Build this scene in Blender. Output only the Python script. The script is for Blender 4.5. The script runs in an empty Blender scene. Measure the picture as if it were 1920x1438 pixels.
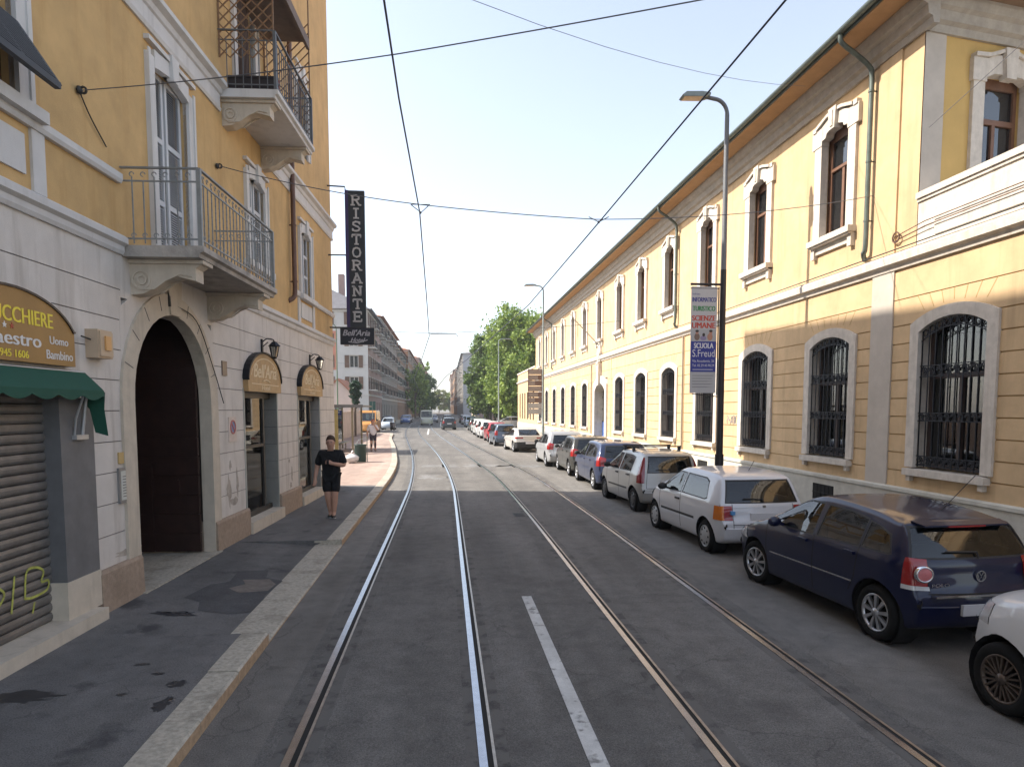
import bpy, bmesh, math, random
import numpy as np
from mathutils import Vector, Matrix
R = math.radians
rng = random.Random(7)
S = bpy.context.scene
C = S.collection
# ------------------------------------------------------------------ camera
TH = math.atan(.075); F = 1251.0; W0 = 1920.0
PSI = math.atan(125 * math.cos(TH) / F)
cam = bpy.data.cameras.new('camera'); camo = bpy.data.objects.new('camera', cam); C.objects.link(camo)
cam.sensor_fit = 'HORIZONTAL'; cam.sensor_width = 36; cam.lens = 36 * F / W0
cam.shift_y = (767 + F * math.tan(TH) - 719) / W0
cam.clip_start = .05; cam.clip_end = 3000
camo.location = (0, 0, 2.5)
camo.rotation_euler = (R(90) - TH, 0, -PSI)
S.camera = camo
# ------------------------------------------------------------------ light
EL, AZ = R(43.5), R(8.5)
SUNV = Vector((-math.cos(AZ) * math.cos(EL), math.sin(AZ) * math.cos(EL), math.sin(EL)))
w = bpy.data.worlds.new('World'); S.world = w; w.use_nodes = True
nt = w.node_tree; bg = nt.nodes['Background']
sky = nt.nodes.new('ShaderNodeTexSky'); sky.sky_type = 'NISHITA'; sky.sun_disc = False
sky.sun_elevation = EL; sky.sun_rotation = math.atan2(SUNV.x, SUNV.y)
sky.air_density = 1.0; sky.dust_density = 1.6; sky.ozone_density = 1.0; sky.altitude = 100
hs_ = nt.nodes.new('ShaderNodeHueSaturation'); hs_.inputs['Saturation'].default_value = .6
nt.links.new(sky.outputs[0], hs_.inputs['Color']); nt.links.new(hs_.outputs[0], bg.inputs[0]); bg.inputs[1].default_value = .13
sl = bpy.data.lights.new('sun', 'SUN'); so = bpy.data.objects.new('sun', sl); C.objects.link(so)
sl.energy = 3.3; sl.angle = R(.6); sl.color = (1, .92, .8)
so.rotation_euler = SUNV.to_track_quat('Z', 'Y').to_euler(); so.location = (-20, 0, 40)
S.view_settings.view_transform = 'Standard'; S.view_settings.look = 'None'
S.view_settings.exposure = 1.4; S.view_settings.gamma = 1
# ------------------------------------------------------------------ materials
MATS = {}
def mat(name, col, rough=.75, var=.12, vscale=3., bump=0., bscale=60., metal=0., coat=0., stain=0., sscale=.6, scol=(.05, .045, .04), spec=.5, streak=False):
    if name in MATS: return MATS[name]
    m = bpy.data.materials.new(name); m.use_nodes = True; n = m.node_tree.nodes; l = m.node_tree.links
    b = n['Principled BSDF']; b.inputs['Roughness'].default_value = rough; b.inputs['Metallic'].default_value = metal
    b.inputs['Coat Weight'].default_value = coat; b.inputs['Specular IOR Level'].default_value = spec
    b.inputs['Coat Roughness'].default_value = .06
    tc = n.new('ShaderNodeTexCoord')
    co = tc.outputs['Object']
    out = None
    if var > 0:
        nz = n.new('ShaderNodeTexNoise'); nz.inputs['Scale'].default_value = vscale; nz.inputs['Detail'].default_value = 6; nz.inputs['Roughness'].default_value = .65
        l.new(co, nz.inputs['Vector'])
        mr = n.new('ShaderNodeMapRange'); mr.inputs[1].default_value = .3; mr.inputs[2].default_value = .7
        mr.inputs[3].default_value = 1 - var; mr.inputs[4].default_value = 1 + var
        l.new(nz.outputs[0], mr.inputs[0])
        mx = n.new('ShaderNodeVectorMath'); mx.operation = 'SCALE'; mx.inputs[0].default_value = col
        l.new(mr.outputs[0], mx.inputs['Scale']); out = mx.outputs[0]
    if stain > 0:
        nz = n.new('ShaderNodeTexNoise'); nz.inputs['Scale'].default_value = sscale; nz.inputs['Detail'].default_value = 8; nz.inputs['Roughness'].default_value = .6
        if streak:
            mp = n.new('ShaderNodeMapping'); mp.inputs['Scale'].default_value = (4.5, 4.5, .45); l.new(co, mp.inputs[0]); l.new(mp.outputs[0], nz.inputs['Vector'])
        else: l.new(co, nz.inputs['Vector'])
        mr = n.new('ShaderNodeMapRange'); mr.inputs[1].default_value = .52; mr.inputs[2].default_value = .72; mr.inputs[3].default_value = 0; mr.inputs[4].default_value = stain
        l.new(nz.outputs[0], mr.inputs[0])
        mi = n.new('ShaderNodeMix'); mi.data_type = 'RGBA'
        l.new(mr.outputs[0], mi.inputs[0]); mi.inputs[7].default_value = (*scol, 1)
        if out: l.new(out, mi.inputs[6])
        else: mi.inputs[6].default_value = (*col, 1)
        out = mi.outputs[2]
    if out: l.new(out, b.inputs['Base Color'])
    else: b.inputs['Base Color'].default_value = (*col, 1)
    if bump > 0:
        nb = n.new('ShaderNodeTexNoise'); nb.inputs['Scale'].default_value = bscale; nb.inputs['Detail'].default_value = 4
        l.new(co, nb.inputs['Vector'])
        bp = n.new('ShaderNodeBump'); bp.inputs['Strength'].default_value = bump; bp.inputs['Distance'].default_value = .02
        l.new(nb.outputs[0], bp.inputs['Height']); l.new(bp.outputs[0], b.inputs['Normal'])
    m['bsdf'] = 1
    MATS[name] = m; return m
def glass(name, tint=(.5, .55, .55), body=(.02, .025, .025), clear=.5, ior=1.5):
    if name in MATS: return MATS[name]
    m = bpy.data.materials.new(name); m.use_nodes = True; n = m.node_tree.nodes; l = m.node_tree.links
    b = n['Principled BSDF']; b.inputs['Base Color'].default_value = (*body, 1); b.inputs['Roughness'].default_value = .2; b.inputs['Specular IOR Level'].default_value = 0
    t = n.new('ShaderNodeBsdfTransparent'); t.inputs[0].default_value = (*tint, 1)
    g = n.new('ShaderNodeBsdfGlossy'); g.inputs['Roughness'].default_value = .015
    m1 = n.new('ShaderNodeMixShader'); m1.inputs[0].default_value = clear; l.new(b.outputs[0], m1.inputs[1]); l.new(t.outputs[0], m1.inputs[2])
    mx = n.new('ShaderNodeMixShader'); fr = n.new('ShaderNodeFresnel'); fr.inputs[0].default_value = ior
    l.new(fr.outputs[0], mx.inputs[0]); l.new(m1.outputs[0], mx.inputs[1]); l.new(g.outputs[0], mx.inputs[2])
    l.new(mx.outputs[0], n['Material Output'].inputs[0])
    MATS[name] = m; return m
def leafmat(name, c1, c2):
    if name in MATS: return MATS[name]
    m = bpy.data.materials.new(name); m.use_nodes = True; n = m.node_tree.nodes; l = m.node_tree.links
    b = n['Principled BSDF']; b.inputs['Roughness'].default_value = .55
    g = n.new('ShaderNodeNewGeometry'); r = n.new('ShaderNodeValToRGB')
    r.color_ramp.elements[0].color = (*c1, 1); r.color_ramp.elements[1].color = (*c2, 1)
    nz = n.new('ShaderNodeTexNoise'); nz.inputs['Scale'].default_value = .7; nz.inputs['Detail'].default_value = 3; l.new(n.new('ShaderNodeTexCoord').outputs['Object'], nz.inputs['Vector']); ad = n.new('ShaderNodeMath'); ad.operation = 'MULTIPLY_ADD'; l.new(g.outputs['Random Per Island'], ad.inputs[0]); ad.inputs[1].default_value = .5; nn_ = n.new('ShaderNodeMapRange'); nn_.inputs[1].default_value = .35; nn_.inputs[2].default_value = .65; nn_.inputs[3].default_value = -.1; nn_.inputs[4].default_value = .6; l.new(nz.outputs[0], nn_.inputs[0]); l.new(nn_.outputs[0], ad.inputs[2])
    l.new(ad.outputs[0], r.inputs[0]); l.new(r.outputs[0], b.inputs['Base Color'])
    tr = n.new('ShaderNodeBsdfTranslucent'); l.new(r.outputs[0], tr.inputs[0])
    mx = n.new('ShaderNodeMixShader'); mx.inputs[0].default_value = .3
    l.new(b.outputs[0], mx.inputs[1]); l.new(tr.outputs[0], mx.inputs[2]); l.new(mx.outputs[0], n['Material Output'].inputs[0])
    MATS[name] = m; return m
# ------------------------------------------------------------------ mesh builder
class MB:
    def __init__(s, fn=None): s.v = []; s.f = []; s.m = []; s.s = []; s.fn = fn
    def add(s, vs, fs, m=0, sm=False):
        o = len(s.v); s.v += [tuple(v) for v in vs]
        for f in fs: s.f.append([o + i for i in f]); s.m.append(m); s.s.append(sm)
    def box(s, x0, x1, y0, y1, z0, z1, m=0):
        s.add([(x0, y0, z0), (x1, y0, z0), (x1, y1, z0), (x0, y1, z0), (x0, y0, z1), (x1, y0, z1), (x1, y1, z1), (x0, y1, z1)],
              [(0, 3, 2, 1), (4, 5, 6, 7), (0, 1, 5, 4), (1, 2, 6, 5), (2, 3, 7, 6), (3, 0, 4, 7)], m)
    def bar(s, p, q, a, b=None, m=0):
        s.tube([p, q], a, 4, m, b=b)
    def tube(s, pts, r, n=8, m=0, b=None, sm=None):
        pts = [Vector(p) for p in pts]; rs = r if isinstance(r, (list, tuple)) else [r] * len(pts)
        rings = []; up0 = None
        for i, p in enumerate(pts):
            t = (pts[min(i + 1, len(pts) - 1)] - pts[max(i - 1, 0)]).normalized()
            if up0 is None: up0 = Vector((0, 0, 1)) if abs(t.z) < .9 else Vector((1, 0, 0))
            x = t.cross(up0).normalized(); y = x.cross(t).normalized(); up0 = y
            k = math.pi / 4 if n == 4 else 0
            f = math.sqrt(2) if n == 4 else 1
            rings.append([p + x * (math.cos(2 * math.pi * j / n + k) * rs[i] * f) + y * (math.sin(2 * math.pi * j / n + k) * (b if b else rs[i]) * f) for j in range(n)])
        vs = [v for rg in rings for v in rg]; fs = []
        for i in range(len(pts) - 1):
            for j in range(n): fs.append((i * n + j, i * n + (j + 1) % n, (i + 1) * n + (j + 1) % n, (i + 1) * n + j))
        s.add(vs, fs, m, (n > 4) if sm is None else sm)
        s.add(rings[0], [tuple(range(n))[::-1]], m); s.add(rings[-1], [tuple(range(n))], m)
    def prism(s, poly, fn, a, b, m=0, sm=False):  # fn(u,v,w)
        n = len(poly)
        vs = [fn(u, v, a) for u, v in poly] + [fn(u, v, b) for u, v in poly]
        s.add(vs, [tuple(range(n))[::-1], tuple(range(n, 2 * n))], m)
        s.add(vs, [(i, (i + 1) % n, n + (i + 1) % n, n + i) for i in range(n)], m, sm)
    def strip(s, A, B, fn, a, b, m=0):  # solid between two equal-length polylines A and B in (u,v), from depth a to b
        n = len(A)
        for i in range(n - 1):
            q = [A[i], A[i + 1], B[i + 1], B[i]]
            s.add([fn(u, v, a) for u, v in q] + [fn(u, v, b) for u, v in q], [(0, 1, 2, 3), (7, 6, 5, 4), (0, 4, 5, 1), (2, 6, 7, 3)], m)
        for i in (0, n - 1):
            q = [A[i], B[i]]
            s.add([fn(*q[0], a), fn(*q[1], a), fn(*q[1], b), fn(*q[0], b)], [(0, 1, 2, 3)], m)
    def lathe(s, prof, n, fn, m=0, sm=True):
        vs = []
        for r, z in prof:
            for j in range(n):
                a = 2 * math.pi * j / n; vs.append(fn(r * math.cos(a), r * math.sin(a), z))
        fs = [(i * n + j, i * n + (j + 1) % n, (i + 1) * n + (j + 1) % n, (i + 1) * n + j) for i in range(len(prof) - 1) for j in range(n)]
        s.add(vs, fs, m, sm)
    def ball(s, c, r, n=12, m=0, fn=None):
        if not isinstance(r, (tuple, list)): r = (r, r, r)
        k = max(4, n // 2); pr = [(math.sin(math.pi * i / k) + 1e-4, -math.cos(math.pi * i / k)) for i in range(k + 1)]
        s.lathe(pr, n, lambda x, y, z: (c[0] + x * r[0], c[1] + y * r[1], c[2] + z * r[2]), m)
    def ring(s, c, r, t, ax=(0, 1, 2), n=10, m=0, arc=1.):  # square-section ring in plane of axes ax[1],ax[2]
        pts = []
        k = int(n * arc) + 1
        for i in range(k):
            a = 2 * math.pi * i / n; p = [0, 0, 0]; p[ax[0]] = c[ax[0]]; p[ax[1]] = c[ax[1]] + r * math.cos(a); p[ax[2]] = c[ax[2]] + r * math.sin(a); pts.append(p)
        s.tube(pts, t, 4, m)
    def build(s, name, mats, parent=None, loc=(0, 0, 0), rz=0, rot=None):
        me = bpy.data.meshes.new(name)
        me.from_pydata(s.v, [], s.f)
        if not isinstance(mats, (list, tuple)): mats = [mats]
        for m in mats: me.materials.append(m)
        me.polygons.foreach_set('material_index', s.m); me.polygons.foreach_set('use_smooth', s.s)
        me.update()
        return link(name, me, parent, loc, rz, rot)
def link(name, me, parent=None, loc=(0, 0, 0), rz=0, rot=None):
    o = bpy.data.objects.new(name, me); C.objects.link(o); o.location = loc
    o.rotation_euler = rot if rot else (0, 0, rz)
    if parent: o.parent = parent
    return o
def tag(o, label, cat, group=None, kind=None):
    if label: o['label'] = label
    if cat: o['category'] = cat
    if group: o['group'] = group
    if kind: o['kind'] = kind
    return o
def thing(name, label, cat, loc=(0, 0, 0), rz=0, group=None):
    o = bpy.data.objects.new(name, None); C.objects.link(o); o.location = loc; o.rotation_euler = (0, 0, rz); o.empty_display_size = .3
    return tag(o, label, cat, group)
def struct(o): o['kind'] = 'structure'; return o
def dup(o, parent=None, loc=None):
    c = o.copy(); C.objects.link(c)
    if parent is not None: c.parent = parent
    if loc is not None: c.location = loc
    for ch in list(o.children): dup(ch, c)
    return c
TXT = {}
def textmesh(t):
    if t in TXT: return TXT[t]
    cu = bpy.data.curves.new('t', 'FONT'); cu.body = t; cu.size = 1; cu.resolution_u = 3
    o = bpy.data.objects.new('t', cu); C.objects.link(o)
    dg = bpy.context.evaluated_depsgraph_get(); me = bpy.data.meshes.new_from_object(o.evaluated_get(dg))
    vs = [tuple(v.co) for v in me.vertices]; fs = [tuple(p.vertices) for p in me.polygons]
    bpy.data.objects.remove(o); bpy.data.curves.remove(cu); bpy.data.meshes.remove(me)
    xs = [v[0] for v in vs]; ys = [v[1] for v in vs]
    bb = (min(xs), max(xs), min(ys), max(ys)); TXT[t] = (vs, fs, bb); return TXT[t]
def put_text(mb, t, fn, u0, u1, v0, v1, d, m=0, shear=0., bold=0.):  # fits text into box, fn(u,v,w)
    vs, fs, bb = textmesh(t)
    for db in ((0,) if not bold else (-bold, 0, bold)):
        out = []
        for x, y, _ in vs:
            a = (x - bb[0]) / (bb[1] - bb[0]); b = (y - bb[2]) / (bb[3] - bb[2])
            out.append(fn(u0 + a * (u1 - u0) + shear * b * (v1 - v0) + db, v0 + b * (v1 - v0), d + (.0004 * (1 if db > 0 else -1) if db else 0)))
        mb.add(out, fs, m)
def cr(pts, n=8):  # catmull-rom through points
    P = [Vector(p) for p in pts]; out = []
    for i in range(len(P) - 1):
        p0 = P[i - 1] if i else P[0] * 2 - P[1]; p1 = P[i]; p2 = P[i + 1]; p3 = P[i + 2] if i + 2 < len(P) else P[-1] * 2 - P[-2]
        for k in range(n):
            t = k / n
            out.append(.5 * ((2 * p1) + (p2 - p0) * t + (2 * p0 - 5 * p1 + 4 * p2 - p3) * t * t + (3 * p1 - p0 - 3 * p2 + p3) * t ** 3))
    out.append(P[-1]); return out
def relief(mb, us, zs, fn, sx=1., dhole=-.3):
    """wall seen from outside: fn(u,z) -> (depth,mat) or None for an opening"""
    us = sorted(set(round(a, 4) for a in us)); zs = sorted(set(round(a, 4) for a in zs))
    nu, nz = len(us) - 1, len(zs) - 1
    g = [[fn((us[i] + us[i + 1]) / 2, (zs[j] + zs[j + 1]) / 2) for j in range(nz)] for i in range(nu)]
    D = lambda c: dhole if c is None else c[0]
    for i in range(nu):
        j = 0
        while j < nz:
            c = g[i][j]
            k = j + 1
            while k < nz and g[i][k] == c: k += 1
            if c is not None:
                d = sx * c[0]
                mb.add([(d, us[i], zs[j]), (d, us[i + 1], zs[j]), (d, us[i + 1], zs[k]), (d, us[i], zs[k])], [(0, 1, 2, 3)], c[1])
            j = k
        for j in range(nz):
            if i + 1 < nu and abs(D(g[i][j]) - D(g[i + 1][j])) > 1e-5:
                a, b = sx * D(g[i][j]), sx * D(g[i + 1][j]); c = g[i][j] if (g[i + 1][j] is None or (g[i][j] and g[i][j][0] > g[i + 1][j][0])) else g[i + 1][j]
                mb.add([(a, us[i + 1], zs[j]), (b, us[i + 1], zs[j]), (b, us[i + 1], zs[j + 1]), (a, us[i + 1], zs[j + 1])], [(0, 1, 2, 3)], c[1])
            if j + 1 < nz and abs(D(g[i][j]) - D(g[i][j + 1])) > 1e-5:
                a, b = sx * D(g[i][j]), sx * D(g[i][j + 1]); c = g[i][j] if (g[i][j + 1] is None or (g[i][j] and g[i][j][0] > g[i][j + 1][0])) else g[i][j + 1]
                mb.add([(a, us[i], zs[j + 1]), (b, us[i], zs[j + 1]), (b, us[i + 1], zs[j + 1]), (a, us[i + 1], zs[j + 1])], [(0, 1, 2, 3)], c[1])
def inr(a, lo, hi): return lo < a < hi
# ------------------------------------------------------------------ ground, road, kerbs, rails
def asphalt(name, col, stain=.5, scol=(.02, .02, .022), sscale=.7, smin=.55, crack=.5, speck=.5, rough=.85, tracks=False):
    m = bpy.data.materials.new(name); m.use_nodes = True; n = m.node_tree.nodes; l = m.node_tree.links
    b = n['Principled BSDF']; b.inputs['Roughness'].default_value = rough; b.inputs['Specular IOR Level'].default_value = .35
    co = n.new('ShaderNodeTexCoord').outputs['Object']
    def noise(sc, det=4, ro=.6):
        z = n.new('ShaderNodeTexNoise'); z.inputs['Scale'].default_value = sc; z.inputs['Detail'].default_value = det; z.inputs['Roughness'].default_value = ro; l.new(co, z.inputs['Vector']); return z.outputs[0]
    def mrange(s, a, c, d, e):
        z = n.new('ShaderNodeMapRange'); l.new(s, z.inputs[0])
        for i, v in enumerate((a, c, d, e)): z.inputs[1 + i].default_value = v
        return z.outputs[0]
    def mul(a, c):
        z = n.new('ShaderNodeMath'); z.operation = 'MULTIPLY'; l.new(a, z.inputs[0]); l.new(c, z.inputs[1]); return z.outputs[0]
    sp = noise(85, 3, .85); f1 = mrange(sp, .32, .68, 1 - speck, 1 + speck)
    lane = n.new('ShaderNodeTexNoise'); lane.inputs['Scale'].default_value = 1; lane.inputs['Detail'].default_value = 5; mp_ = n.new('ShaderNodeMapping'); mp_.inputs['Scale'].default_value = (1.6, .12, 1); l.new(co, mp_.inputs[0]); l.new(mp_.outputs[0], lane.inputs['Vector'])
    f1 = mul(f1, mrange(lane.outputs[0], .35, .65, .84, 1.16))
    big = noise(.45, 6); f2 = mrange(big, .3, .7, .82, 1.18)
    f = mul(f1, f2)
    mid = noise(4.5, 5); f = mul(f, mrange(mid, .3, .7, .84, 1.16))
    if crack > 0:
        wv = n.new('ShaderNodeTexNoise'); wv.inputs['Scale'].default_value = 1.6; wv.inputs['Detail'].default_value = 6; l.new(co, wv.inputs['Vector'])
        ad = n.new('ShaderNodeVectorMath'); ad.operation = 'MULTIPLY_ADD'; l.new(wv.outputs[1], ad.inputs[0]); ad.inputs[1].default_value = (.9, .9, 0); l.new(co, ad.inputs[2])
        vo = n.new('ShaderNodeTexVoronoi'); vo.feature = 'DISTANCE_TO_EDGE'; vo.inputs['Scale'].default_value = .8; l.new(ad.outputs[0], vo.inputs['Vector'])
        ck = mrange(vo.outputs[0], .0, .008, 1 - crack, 1)
        gate = noise(.3, 2); gt = mrange(gate, .44, .54, 0, 1)
        one = n.new('ShaderNodeMix'); l.new(gt, one.inputs[0]); l.new(ck, one.inputs[2]); one.inputs[3].default_value = 1
        f = mul(f, one.outputs[0])
    sc = n.new('ShaderNodeVectorMath'); sc.operation = 'SCALE'; sc.inputs[0].default_value = col; l.new(f, sc.inputs['Scale'])
    st = noise(sscale, 9, .55); sf = mrange(st, smin, smin + .1, 0, stain)
    mi = n.new('ShaderNodeMix'); mi.data_type = 'RGBA'; l.new(sf, mi.inputs[0]); l.new(sc.outputs[0], mi.inputs[6]); mi.inputs[7].default_value = (*scol, 1)
    l.new(mi.outputs[2], b.inputs['Base Color'])
    bp = n.new('ShaderNodeBump'); bp.inputs['Strength'].default_value = .5; bp.inputs['Distance'].default_value = .01; l.new(sp, bp.inputs['Height']); l.new(bp.outputs[0], b.inputs['Normal'])
    MATS[name] = m; return m
A_ROAD = asphalt('road_asphalt', (.165, .155, .142), stain=.3, scol=(.085, .08, .074), sscale=.35, smin=.55, crack=.35)
A_BED = asphalt('track_bed_asphalt', (.135, .129, .121), stain=.35, scol=(.06, .055, .053), sscale=.6, smin=.56, crack=.35)
A_WALK = asphalt('pavement_asphalt', (.138, .133, .129), stain=.75, scol=(.03, .03, .035), sscale=1.7, smin=.585, crack=.3)
A_PINK = asphalt('pink_pavement', (.34, .255, .215), stain=.3, scol=(.3, .25, .2), sscale=.5, crack=.2, speck=.2)
A_GREY = asphalt('grey_pavement', (.16, .155, .145), stain=.4, scol=(.06, .06, .06), crack=.3)
GRANITE = mat('granite_kerb', (.43, .39, .32), .8, .3, 22, .4, 120, stain=.6, sscale=2.2, scol=(.11, .095, .07))
GRANITE2 = mat('granite_side', (.42, .29, .18), .85, .25, 16, .4, 90)
mb = MB(); mb.box(-450, 450, -150, 1090, -.3, -.06); struct(mb.build('ground', mat('ground_dust', (.16, .15, .13), .9, .2, .2)))
mb = MB(); mb.add([(-40, -30, 0), (7.2, -30, 0), (14, 500, 0), (-40, 500, 0)], [(0, 1, 2, 3)]); struct(mb.build('road', A_ROAD))
def path(P, y):  # x of a path at y
    return float(np.interp(y, [p[1] for p in P], [p[0] for p in P]))
def spl(Y, X, n=10):
    pts = cr([(x, y, 0) for x, y in zip(X, Y)], n); return [(p.x, p.y) for p in pts]
PL2 = spl((-6, 8, 18, 22, 27.8, 34, 40.4, 53, 66, 90, 130, 300), (.25, .25, .25, .21, .03, -.28, -.68, -1.6, -2.5, -3.6, -4.1, -4.4))
PR1 = spl((-6, 8, 16, 24.3, 31, 38, 52, 66, 90, 130, 300), (1.93, 1.94, 1.94, 1.82, 1.45, 1.0, .1, -.75, -1.9, -2.3, -2.6))
def ribbon(mb, P, o0, o1, z0, z1, m=0):
    A = []
    for i, p in enumerate(P):
        q = P[min(i + 1, len(P) - 1)]; r_ = P[max(i - 1, 0)]
        t = Vector((q[0] - r_[0], q[1] - r_[1])).normalized(); nn = Vector((t.y, -t.x))
        A.append((p[0] + nn.x * o0, p[1] + nn.y * o0, p[0] + nn.x * o1, p[1] + nn.y * o1))
    for i in range(len(A) - 1):
        a, b = A[i], A[i + 1]
        q = [(a[0], a[1], z1), (a[2], a[3], z1), (b[2], b[3], z1), (b[0], b[1], z1)]
        if z0 is None: mb.add(q, [(0, 1, 2, 3)], m)
        else: mb.add(q + [(x, y, z0) for x, y, _ in q], [(0, 1, 2, 3), (0, 4, 5, 1), (3, 2, 6, 7), (1, 5, 6, 2), (0, 3, 7, 4)], m)
for nm, P, lab in (('track_bed', PL2, 0), ('track_bed', PR1, 1)):
    mb = MB(); ribbon(mb, P, *((-1.62, .74) if lab == 0 else (-.95, 1.75)), None, .004 if lab else .0045)
    struct(mb.build(nm, A_BED))
RAIL = mat('rail_steel', (.42, .43, .46), .22, .12, 8, metal=1.)
RAILG = mat('rail_groove', (.012, .012, .012), .9, 0)
RUST = mat('rail_lip', (.36, .31, .26), .35, .25, 14, metal=.8)
for P, off, lab in ((PL2, -1.39, 'left rail of the left tram track, nearest the raised pavement'), (PL2, 0, 'right rail of the left tram track, left of the white dash'),
                    (PR1, 0, 'left rail of the right tram track, right of the white dash'), (PR1, 1.43, 'right rail of the right tram track, nearest the parked cars')):
    t = thing('tram_rail', lab, 'rail', (0, 0, 0), 0, 'tram rails set flush in the road')
    a = MB(); ribbon(a, P, off - .03, off + .03, .002, .013); a.build('rail_head', RAIL, t)
    a = MB(); ribbon(a, P, off + .031, off + .072, None, .0085); a.build('flange_groove', RAILG, t)
    a = MB(); ribbon(a, P, off + .073, off + .095, .002, .0105); a.build('guard_lip', RUST, t)
SEAMA = asphalt('rail_seam_tar', (.088, .084, .08), stain=1, scol=(.133, .127, .119), sscale=4.5, smin=.4, crack=0)
mb = MB()
for P, off in ((PL2, -1.39), (PL2, 0), (PR1, 0), (PR1, 1.43)):
    ribbon(mb, P, off - .12, off - .034, None, .0062); ribbon(mb, P, off + .1, off + .19, None, .0064)
struct(mb.build('rail_seam', SEAMA))
# painted centre line
PAINT = asphalt('worn_paint', (.62, .62, .6), stain=.75, scol=(.13, .125, .12), sscale=7, smin=.55, crack=0, speck=.12)
mb = MB(); mb.add([(.995, 4.0, .009), (1.13, 4.0, .009), (1.125, 8.7, .009), (.995, 8.7, .009)], [(0, 1, 2, 3)])
struct(mb.build('road_marking', PAINT))
mb = MB(); mb.add([(-1.82, 66, .009), (-1.66, 66, .009), (-2.0, 84, .009), (-2.16, 84, .009)], [(0, 1, 2, 3)]); mb.add([(-2.6, 104, .009), (-2.4, 104, .009), (-2.5, 118, .009), (-2.7, 118, .009)], [(0, 1, 2, 3)])
struct(mb.build('road_marking', PAINT))
# left pavement with kerb stones
KP = spl((-8, 3, 8, 14, 20, 24, 28, 32, 36.3, 41, 46, 52, 57, 62, 66), (-1.88, -1.88, -1.9, -1.9, -1.9, -1.93, -2.05, -2.28, -2.62, -3.0, -3.45, -4.05, -4.5, -4.8, -5.05), 6)
KP += [(-5.25, 67.2), (-5.7, 68.0), (-6.6, 68.6), (-8.4, 69.0), (-14, 69.6)]
def kerb_h(y):
    return .125 if y < 7.2 or y > 12.3 else .035
mb = MB(); kk = rng
i = 0; acc = [0.0]
for a, b in zip(KP, KP[1:]): acc.append(acc[-1] + math.hypot(b[0] - a[0], b[1] - a[1]))
def kat(s): return Vector((float(np.interp(s, acc, [p[0] for p in KP])), float(np.interp(s, acc, [p[1] for p in KP]))))
s0 = 0
while s0 < acc[-1] - .3:
    ln = rng.uniform(.9, 1.35) if s0 < 60 else .5
    y0 = kat(s0).y
    for yc in (7.2, 12.3):
        if y0 < yc - .04 < y0 + ln + .25: ln = max(.2, yc - y0)
    a, b = kat(s0 + .004), kat(min(s0 + ln - .004, acc[-1])); t = (b - a).normalized(); nn = Vector((t.y, -t.x))
    h0 = h1 = kerb_h((a.y + b.y) / 2); kw = .27 if h0 > .1 else .47; j = rng.uniform(-.006, .006)
    bv = .018
    def sec(p, h):
        h = h + j
        o = [p + nn * 0, p - nn * bv, p - nn * kw]
        return [(o[0].x, o[0].y, -.02), (o[0].x, o[0].y, h - bv), (o[1].x, o[1].y, h), (o[2].x, o[2].y, h + .003), (o[2].x, o[2].y, -.02)]
    A, B = sec(a, h0), sec(b, h1)
    mb.add(A + B, [(0, 5, 6, 1)], 1); mb.add(A + B, [(1, 6, 7, 2), (2, 7, 8, 3), (3, 8, 9, 4), (0, 1, 2, 3, 4), (9, 8, 7, 6, 5)], 0)
    s0 += ln
for yc, y1 in ((7.2, 7.15), (12.3, 12.35)): mb.box(-1.9 - .49, -1.9 - .255, min(yc, y1), max(yc, y1), -.02, .112)
struct(mb.build('kerb', [GRANITE, GRANITE2]))
def inner_x(y): return -6.2 if y < 21.5 else -8.2
def pav(y0, y1, m, name):
    mb = MB(); ys = np.array(sorted(list(np.arange(y0, y1 + .01, .4)) + [q for q in (7.1995, 7.2005, 12.2995, 12.3005) if y0 < q < y1]))
    rows = []
    for y in ys:
        k = path(KP[:-5], y) - (.268 if kerb_h(y) > .1 else .468); hi = .118; he = kerb_h(y) - .006
        xi = inner_x(y - .01 if y > y0 else y + .01); row = []
        for q in (0, .15, .35, .6, 1.):
            x = k + (xi - k) * q; z = he + (hi - he) * min(1, q / .35); row.append((x, y, z))
        rows.append(row)
    for a, b in zip(rows, rows[1:]):
        for q in range(4): mb.add([a[q], a[q + 1], b[q + 1], b[q]], [(0, 1, 2, 3)], 0, True)
    struct(mb.build(name, m))
pav(-8, 21.2, A_WALK, 'pavement'); pav(21.2, 67.2, A_PINK, 'pavement')
# right pavement and kerb
mb = MB(); mb.add([(6.75, -10, .12), (9.2, -10, .12), (9.2, 66, .12), (7.0, 66, .12)], [(0, 1, 2, 3)]); mb.add([(7.0, 66, .12), (40, 66, .12), (40, 330, .12), (5.6, 330, .12), (6.6, 110, .12)], [(0, 1, 2, 3, 4)])
struct(mb.build('pavement', A_GREY))
mb = MB(); ribbon(mb, [(6.6, -10), (6.85, 66), (6.45, 110), (5.45, 330)], 0, .17, -.02, .125); struct(mb.build('kerb', GRANITE))
mb = MB(); ribbon(mb, [(-8.3, 92), (-8.3, 330)], -.2, 0, -.02, .125); mb.add([(-8.5, 90, .118), (-8.5, 330, .118), (-40, 330, .118), (-40, 90, .118)], [(0, 1, 2, 3)]); struct(mb.build('kerb', GRANITE))
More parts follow.
